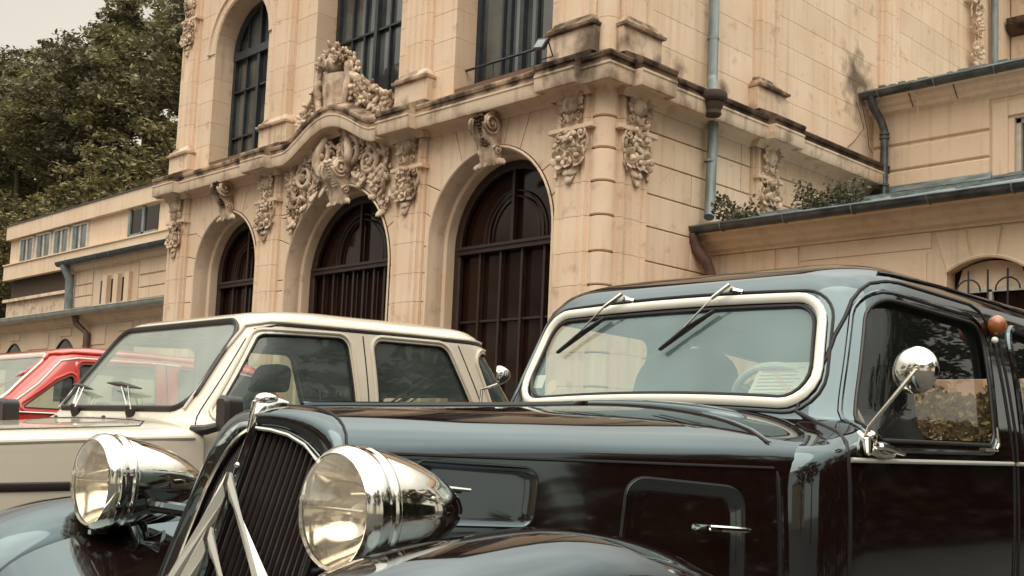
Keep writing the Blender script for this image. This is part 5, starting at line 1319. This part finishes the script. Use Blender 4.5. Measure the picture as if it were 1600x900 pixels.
for m_ in ('s+', 's-'):
    trim('roof_gutter', SW_, [(-9.86, 1.05), (-9.70, 1.28), (-9.60, 1.405), (-9.52, 1.425), (-9.3, 1.432), (-8.8, 1.445), (-8.45, 1.45), (-8.24, 1.445), (-8.12, 1.33), (-7.98, 1.10)], m_, .007, 'wpaint', WH, .006, closed=False)
    trim('gutter_shadow', SW_, [(-9.585, 1.39), (-9.5, 1.414), (-9.3, 1.421), (-8.8, 1.434), (-8.45, 1.438), (-8.26, 1.432)], m_, .005, 'seam_and_shadow', WH, .0, closed=False)  # dark tube drawn in as the shadow line under the gutter
    trim('door_gap', SW_, [(-9.075, 1.41), (-9.065, 1.03), (-9.06, .5)], m_, .003, 'seam_and_shadow', WH, .0, closed=False)
    trim('door_gap', SW_, [(-8.52, 1.42), (-8.47, 1.30), (-8.365, 1.05), (-8.37, .9), (-8.4, .6)], m_, .003, 'seam_and_shadow', WH, .0, closed=False)
    trim('door_gap', SW_, [(-9.62, 1.35), (-9.86, 1.0), (-9.88, .9), (-9.87, .5)], m_, .003, 'seam_and_shadow', WH, .0, closed=False)
    trim('side_moulding', HW_, [(-11.0, .745), (-9.90, .775)], m_, .016, 'rubber', WH, .002, closed=False, flat=.5)
    trim('side_moulding', SW_, [(-9.86, .777), (-7.95, .80)], m_, .016, 'rubber', WH, .002, closed=False, flat=.5)
    trim('fender_crease', HW_, [(-11.1, .862), (-10.6, .905), (-10.2, .93), (-9.9, .945)], m_, .010, 'wpaint', WH, -.002, closed=False)
trim('hood_gap', HW_, [(xw-.62, -11.1), (xw-.635, -10.6), (xw-.62, -10.06), (xw-.5, -9.985), (xw, -9.97), (xw+.5, -9.985), (xw+.62, -10.06), (xw+.635, -10.6), (xw+.62, -11.1)], 't', .0035, 'seam_and_shadow', WH, 0, closed=False)
for s in (-1, 1): wheel(WH, xw+s*.66, -10.55, .30, .15); wheel(WH, xw+s*.66, -8.45, .30, .15)
mk('underbody', MB().box((xw-.66, -11.1, .2), (xw+.66, -8.0, .38)), 'plastic', WH)
for (px_, pz_, a, b) in ((-.329, 1.035, (-.554, 1.148), (-.291, 1.122)), (.205, 1.030, (-.19, 1.151), (.175, 1.122))):
    p = Vector((xw+px_, -9.90, pz_)); f_ = lambda q, o: SW_.proj('f', (xw+q[0], q[1]), o)
    A, B = f_(a, .025), f_(b, .025); mid = (A+B)/2+Vector((0, -.012, .004))
    wp = mk('wiper', MB().lathe([(.001, -.02), (.022, -.02), (.018, .01), (.009, .035), (.001, .04)], Matrix.Translation(p) @ Matrix.Rotation(.5, 4, 'X'), 14), 'plastic', WH, smooth=True)
    mk('wiper_arm', MB().tube([p+Vector((0, -.01, .02)), mid], [.008, .004], 6).tube([p+Vector((.02, -.01, .02)), mid+(B-A)*.2], .003, 6), 'chrome', wp, smooth=True)
    mk('wiper_blade', MB().tube([A, A+(mid-A)*.6, mid, mid+(B-mid)*.4, B], [.003, .010, .012, .010, .003], 6), 'rubber', wp, smooth=True)
for u in (-.42, .06): mk('washer_jet', MB().blob(HW_.proj('t', (xw+u, -9.945), .003), (.009, .009, .007), None, 8, 6), 'plastic', WH, smooth=True)
def door_mirror(par, x, y, z, s, w=.045, h=.11):
    m = mk('door_mirror', MB().prism(rquad([(x+s*.09-w*.8, z-h*.62), (x+s*.09+w, z-h*.75), (x+s*.09+w*.8, z+h*.75), (x+s*.09-w, z+h*.8)], .03), (Vector((0, y, 0)), VX, VZ, -VY), -.02, .05, .014), 'plastic', par, smooth=True)
    mk('mirror_foot', MB().tube([(x-s*.02, y-.10, z-.06), (x+s*.03, y-.07, z-.055), (x+s*.08, y-.01, z-.03), (x+s*.09, y, z)], [.022, .02, .016, .012], 10), 'plastic', m, smooth=True)
door_mirror(WH, xw+.725, -9.79, 1.03, 1, .05, .10); door_mirror(WH, xw-.735, -10.0, 1.0, -1, .08)
for s in (-1, 1):
    st = seat(WH, xw+s*.33, -9.12, .46, .5, 1.16, 'fabric')
    hq = seat(WH, xw+s*.33, -8.97 if s < 0 else -9.08, .27, 1.18, 1.325, 'fabric', .03, 'headrest', .09)
seat(WH, xw, -8.55, 1.1, .5, 1.10, 'fabric')
mk('dashboard', MB().box((xw-.6, -9.86, .8), (xw+.6, -9.6, 1.03)), 'plastic', WH)
mk('floor_pan', MB().box((xw-.68, -9.8, .36), (xw+.68, -8.0, .40)), 'plastic', WH)
mk('rear_light', MB().box((xw+.60, -7.93, .75), (xw+.74, -7.9, .95)), 'amber', WH)
# ================================================================== red saloon
xr = 3.55
tabr = [(.35, .72, -9.72, -7.6), (.70, .73, -9.75, -7.55), (1.0, .715, -9.78, -7.58), (1.07, .705, -9.70, -7.68), (1.18, .69, -9.60, -7.80), (1.30, .665, -9.48, -7.92), (1.375, .645, -9.405, -7.98), (1.41, .61, -9.35, -8.02), (1.432, .56, -9.25, -8.08), (1.446, .46, -9.1, -8.2), (1.454, .33, -8.95, -8.35), (1.458, .16, -8.8, -8.5), (1.46, .02, -8.7, -8.6)]
hsr = [(-11.2, .60, .90, .8, 5), (-11.1, .68, .935, .82, 5), (-10.7, .725, .965, .87, 4), (-10.2, .735, .995, .90, 3.6), (-9.85, .73, 1.03, .93, 3.2), (-9.70, .725, 1.05, .94, 3.2)]
RD, SR_, HR_, HBR = simple_car('red_saloon', (xr, -9.3, 0), 'red small saloon at the left edge behind the ivory hatchback', xr, tabr, hsr, 'rpaint',
    [(xr-.60, 1.095), (xr+.60, 1.095), (xr+.545, 1.365), (xr-.545, 1.365)], [.05, .05, .06, .06],
    [([(-9.60, 1.06), (-9.30, 1.06), (-9.30, 1.27), (-9.40, 1.22)], [.01, .01, .02, .02]), ([(-9.27, 1.06), (-8.80, 1.06), (-8.80, 1.35), (-9.27, 1.33)], [.02, .03, .04, .03]), ([(-8.66, 1.06), (-7.95, 1.08), (-8.12, 1.34), (-8.66, 1.35)], [.03, .04, .07, .04])],
    'wsglass', 'ggreen', 'cream')
for m_ in ('s+', 's-'):
    trim('drip_rail', SR_, [(-9.74, 1.05), (-9.52, 1.26), (-9.40, 1.375), (-9.3, 1.392), (-8.9, 1.40), (-8.3, 1.395), (-8.05, 1.33), (-7.8, 1.1)], m_, .010, 'rpaint', RD, .006, closed=False)
    trim('window_chrome', SR_, [(-9.68, 1.045), (-9.50, 1.20), (-9.37, 1.34), (-9.28, 1.362), (-8.8, 1.368), (-8.3, 1.36), (-8.14, 1.34)], m_, .0055, 'cream', RD, .003, closed=False)
    trim('door_gap', SR_, [(-8.73, 1.38), (-8.72, .5)], m_, .005, 'seam_and_shadow', RD, 0, closed=False)
    trim('waist_trim', SR_, [(-9.75, 1.035), (-7.75, 1.045)], m_, .007, 'chrome', RD, .004, closed=False)
    trim('vent_post', SR_, [(-9.285, 1.06), (-9.285, 1.34)], m_, .009, 'cream', RD, -.004, closed=False)
for s in (-1, 1):
    wheel(RD, xr+s*.65, -10.5, .29, .15); wheel(RD, xr+s*.65, -8.2, .29, .15)
    seat(RD, xr+s*.33, -8.85, .46, .5, 1.14, 'tan')
door_mirror(RD, xr+.72, -9.78, 1.02, 1)
mk('dashboard', MB().box((xr-.6, -9.65, .8), (xr+.6, -9.4, 1.04)), 'plastic', RD)
seat(RD, xr, -8.3, 1.1, .5, 1.10, 'tan')
# ------------------------------------------------------------------ vegetation
def crown_mesh(mb, c, rad, nclump, per, leafs, q, sq=1.0):
    per = int(per*.85)
    c = Vector(c)
    for k in range(nclump):
        d = Vector((q.gauss(0, 1), q.gauss(0, 1), q.gauss(0, 1)*.9)).normalized(); rr = q.uniform(.45, 1.0)
        cc = c+Vector((d.x*rad[0], d.y*rad[1], d.z*rad[2]))*rr; cr = q.uniform(.16, .30)*rad[0]
        for i in range(per):
            e = Vector((q.gauss(0, 1), q.gauss(0, 1), q.gauss(0, 1)*.55*sq)); e = e.normalized()*cr*q.random()**.45; e.z *= .6
            p = cc+e; s = leafs*q.uniform(.6, 1.3)
            a = Vector((q.gauss(0, 1), q.gauss(0, 1), q.gauss(0, 1)*.5)).normalized(); b = a.cross(Vector((q.gauss(0, .6), q.gauss(0, .6), 1))).normalized()
            o = len(mb.v); mb.v += [p-a*s, p+b*s*.45, p+a*s, p-b*s*.45]; mb.f.append((o, o+1, o+2, o+3))
def make_tree(name, H, R, label, cat, seed, mat, group, leafs=.2, ncl=60, per=110, zc=.62):
    q = random.Random(seed); t = thing(name, (0, 0, 0), label, cat, group)
    tr = MB(); base = [Vector((0, 0, -.5)), Vector((.1, .05, H*.25)), Vector((-.1, .1, H*.5)), Vector((.05, 0, H*.8))]
    tr.tube(base, [R*.075, R*.055, R*.04, R*.012], 10)
    tips = []
    for k in range(9):
        z = H*q.uniform(.28, .7); an = q.uniform(0, 6.3); L = R*q.uniform(.5, .9)
        e = Vector((cos(an)*L, sin(an)*L, z+L*q.uniform(.3, .8))); tr.tube([Vector((0, 0, z)), Vector((cos(an)*L*.5, sin(an)*L*.5, z+L*.25)), e], [R*.03, R*.02, R*.006], 6); tips.append(e)
    mk('trunk', tr, 'bark', t, smooth=True)
    cr = MB(); crown_mesh(cr, (0, 0, H*zc), (R, R, H*(1-zc)*.95), ncl, per, leafs, q)
    mk('crown', cr, mat, t, recalc=False)
    return t
T1 = make_tree('oak_tree', 15, 5.2, '', 'tree', 1, 'leaf', 'trees on the hillside', ncl=70, per=120, leafs=.24)
T2 = make_tree('dark_tree', 17, 4.6, '', 'tree', 2, 'leafd', 'trees on the hillside', ncl=62, per=120, leafs=.25)
T3 = make_tree('pale_tree', 9, 4.6, '', 'tree', 3, 'leafy', 'trees on the hillside', ncl=60, per=110, leafs=.2, zc=.55)
spots = []
q = random.Random(21)
def hz(x, y): return max(0, min(y-12, 21))*1.28*min(1, max(0, (-x-14)/14))
for i in range(9): spots.append((T3, -46-i*6.2+q.uniform(-1, 1), 18.5+q.uniform(-1, 1), q.uniform(.9, 1.25)))
for i in range(9): spots.append((T1 if i % 3 else T2, -50-i*6.4+q.uniform(-1.5, 1.5), 23+q.uniform(-1, 1.5), q.uniform(.95, 1.12)))
for i in range(11): spots.append((T2 if i % 2 else T1, -60-i*6.0+q.uniform(-1.5, 1.5), 29.5+q.uniform(-1, 1.5), q.uniform(.88, 1.14)))
spots += [(T2, -35, 17.5, .92), (T1, -41, 21, .85), (T2, -47, 25.5, .9), (T1, -120, 27, .9), (T3, -112, 20, 1.1), (T1, -108, 24, 1.0), (T2, -56, 33, .8)]
LB = {'oak_tree': 'green broadleaf tree on the wooded hillside behind the left wing', 'dark_tree': 'dark dense tree on the wooded hillside behind the left wing', 'pale_tree': 'pale green bushy tree at the foot of the wooded hillside'}
GB = {'oak_tree': 'green broadleaf trees on the hillside', 'dark_tree': 'dark trees on the hillside', 'pale_tree': 'pale bushy trees at the hill foot'}
first = {}
ORD = ['first', 'second', 'third', 'fourth', 'fifth', 'sixth', 'seventh', 'eighth', 'ninth', 'tenth', 'eleventh', 'twelfth']
rows_ = {}
for T_, x, y, s in spots:
    k = (T_.name.split('.')[0], 'front' if y < 21 else 'middle' if y < 26.5 else 'back'); rows_.setdefault(k, []).append(((x-10.58)/(y+12), x, y))
for k in rows_: rows_[k].sort()
LB = {'oak_tree': 'green broadleaf tree', 'dark_tree': 'dark dense tree', 'pale_tree': 'pale green bushy tree'}
GB = {'oak_tree': 'green broadleaf trees on the hillside', 'dark_tree': 'dark trees on the hillside', 'pale_tree': 'pale bushy trees at the hill foot'}
for T_, x, y, s in spots:
    nm = T_.name.split('.')[0]; rw_ = 'front' if y < 21 else 'middle' if y < 26.5 else 'back'
    i = [j for j, t in enumerate(rows_[(nm, rw_)]) if t[1] == x and t[2] == y][0]
    lb = '%s, %s of its kind from left, %s hillside row' % (LB[nm], ORD[i], rw_)
    if nm not in first: o = T_; first[nm] = 1; o.location = (x, y, hz(x, y)); o.scale = (s, s, s); o.rotation_euler = (0, 0, q.uniform(0, 6)); o['label'] = lb; o['group'] = GB[nm]
    else: o = copy_tree(T_, (x, y, hz(x, y)), q.uniform(0, 6), lb, s*q.uniform(.95, 1.05), GB[nm])
# trees across the street, behind the camera
for i, (x, y, s, T_) in enumerate(((34, -22, 1.15, T2), (24, -34, 1.0, T2), (12, -38, 1.1, T1), (-2, -36, 1.2, T2), (-14, -40, 1.15, T1), (-27, -36, 1.2, T2), (-40, -38, 1.1, T1), (25, -4, .75, T1), (21.5, -12, .6, T2), (15.5, 3.5, .55, T2), (19, 0, .6, T1), (13, 8.5, .6, T2), (18, 6, .7, T2))):
    copy_tree(T_, (x, y, 0), i*1.3, 'tall street tree across the square facing the stone hall' if y < -30 else 'leafy tree standing to the right of the parked cars', s, 'street trees across the square' if y < -30 else 'trees right of the cars')
# houses across the square
for i, (x, y, h, wd) in enumerate(((-20, -52, 11, 16), (0, -54, 9, 15), (19, -52, 12, 14), (44, -30, 9, 12))):
    H_ = thing('town_house', (x, y, 0), ['long cream town house across the square', 'lower cream town house across the square', 'tall cream town house across the square', 'cream town house at the side of the square'][i], 'house')
    mk('wall', MB().box((x-wd/2, y-4, 0), (x+wd/2, y+4, h)), 'render', H_)
    mk('roof', MB().add([(x-wd/2-.4, y-4.4, h), (x+wd/2+.4, y-4.4, h), (x+wd/2+.4, y+4.4, h), (x-wd/2-.4, y+4.4, h), (x-wd/2+2, y, h+3.2), (x+wd/2-2, y, h+3.2)], [(0, 1, 5, 4), (1, 2, 5), (2, 3, 4, 5), (3, 0, 4), (3, 2, 1, 0)]), 'zincd', H_)
    src = None
    for f in range(int(h//3)):
        for k in range(int(wd//2.4)):
            xx = x-wd/2+1.3+k*2.4; zz = .9+3*f
            if src is None:
                src = mk('window', MB().box((xx-.5, y+4, zz), (xx+.5, y+4.06, zz+1.7)), 'wglass', H_); base = (xx, zz)
            else:
                c = src.copy(); COL.objects.link(c); c.location = Vector((xx-base[0], 0, zz-base[1]))
# hedge along the foot of the right wing
def hedge(name, x0, x1, y0, y1, z0, z1, label, n, leafs=.04, mat='leafy', cat='hedge', flowers=False):
    q = random.Random(int(x0*7)+3); t = thing(name, ((x0+x1)/2, (y0+y1)/2, z0), label, cat)
    mb = MB()
    for i in range(n):
        x = q.uniform(x0, x1); y = q.uniform(y0, y1); top = z1+.12*sin(x*5)+.10*sin(x*11+1)+q.uniform(-.05, .12)
        z = z0+(top-z0)*q.random()**.6; s = leafs*q.uniform(.6, 1.4); p = Vector((x, y, z))
        a = Vector((q.gauss(0, 1), q.gauss(0, 1), q.gauss(0, 1))).normalized(); b = a.orthogonal()
        o = len(mb.v); mb.v += [p-a*s, p+b*s*.45, p+a*s, p-b*s*.45]; mb.f.append((o, o+1, o+2, o+3))
    mk('foliage', mb, mat, t, recalc=False)
    st = MB()
    for i in range(int((x1-x0)*3)): x = x0+i/3+.1; st.tube([Vector((x, (y0+y1)/2, z0-.02)), Vector((x+.05, (y0+y1)/2, z0+(z1-z0)*.8))], [.02, .008], 5)
    mk('stem', st, 'bark', t)
    return t
pl = thing('planter', (5, 1.4, 0), 'long stone planter along the foot of the right wing', 'planter')
mk('planter_wall', MB().box((.3, 1.0, 0), (9.5, 1.1, 1.25)).box((.3, 1.9, 0), (9.5, 2.0, 1.25)).box((.2, 1.0, 0), (.3, 2.0, 1.25)), 'render', pl)
mk('soil', MB().box((.31, 1.11, .2), (9.4, 1.89, 1.18)), 'asphalt', pl)
hedge('hedge', .4, 9.4, 1.05, 1.95, 1.18, 1.78, 'leafy flowering hedge seen through the windows of the black saloon', 11000, .05, 'leafy')
hedge('gutter_weed', .42, 1.15, 2.0, 2.4, 4.55, 4.78, 'small dark weeds growing in the lower gutter beside the blue pipe', 420, .035, 'leafd', 'weeds')
hedge('gutter_weed', 1.75, 2.75, 2.15, 2.7, 4.55, 4.85, 'wider patch of dark weeds growing on the lower roof below the side pilaster', 900, .035, 'leafd', 'weeds')
hedge('unseen_dark_hedge', 12.8, 13.9, -9.5, 4.5, .05, 2.3, 'unseen dark hedge added to darken reflections in the black saloon', 30000, .10, 'laurel')  # out of view, added so the saloon's side mirrors something dark
# gently rough objects ready; finish
for o in list(bpy.data.objects):
    if o.type == 'MESH' and o.parent is None and 'kind' not in o and 'label' not in o: print('UNTAGGED', o.name)
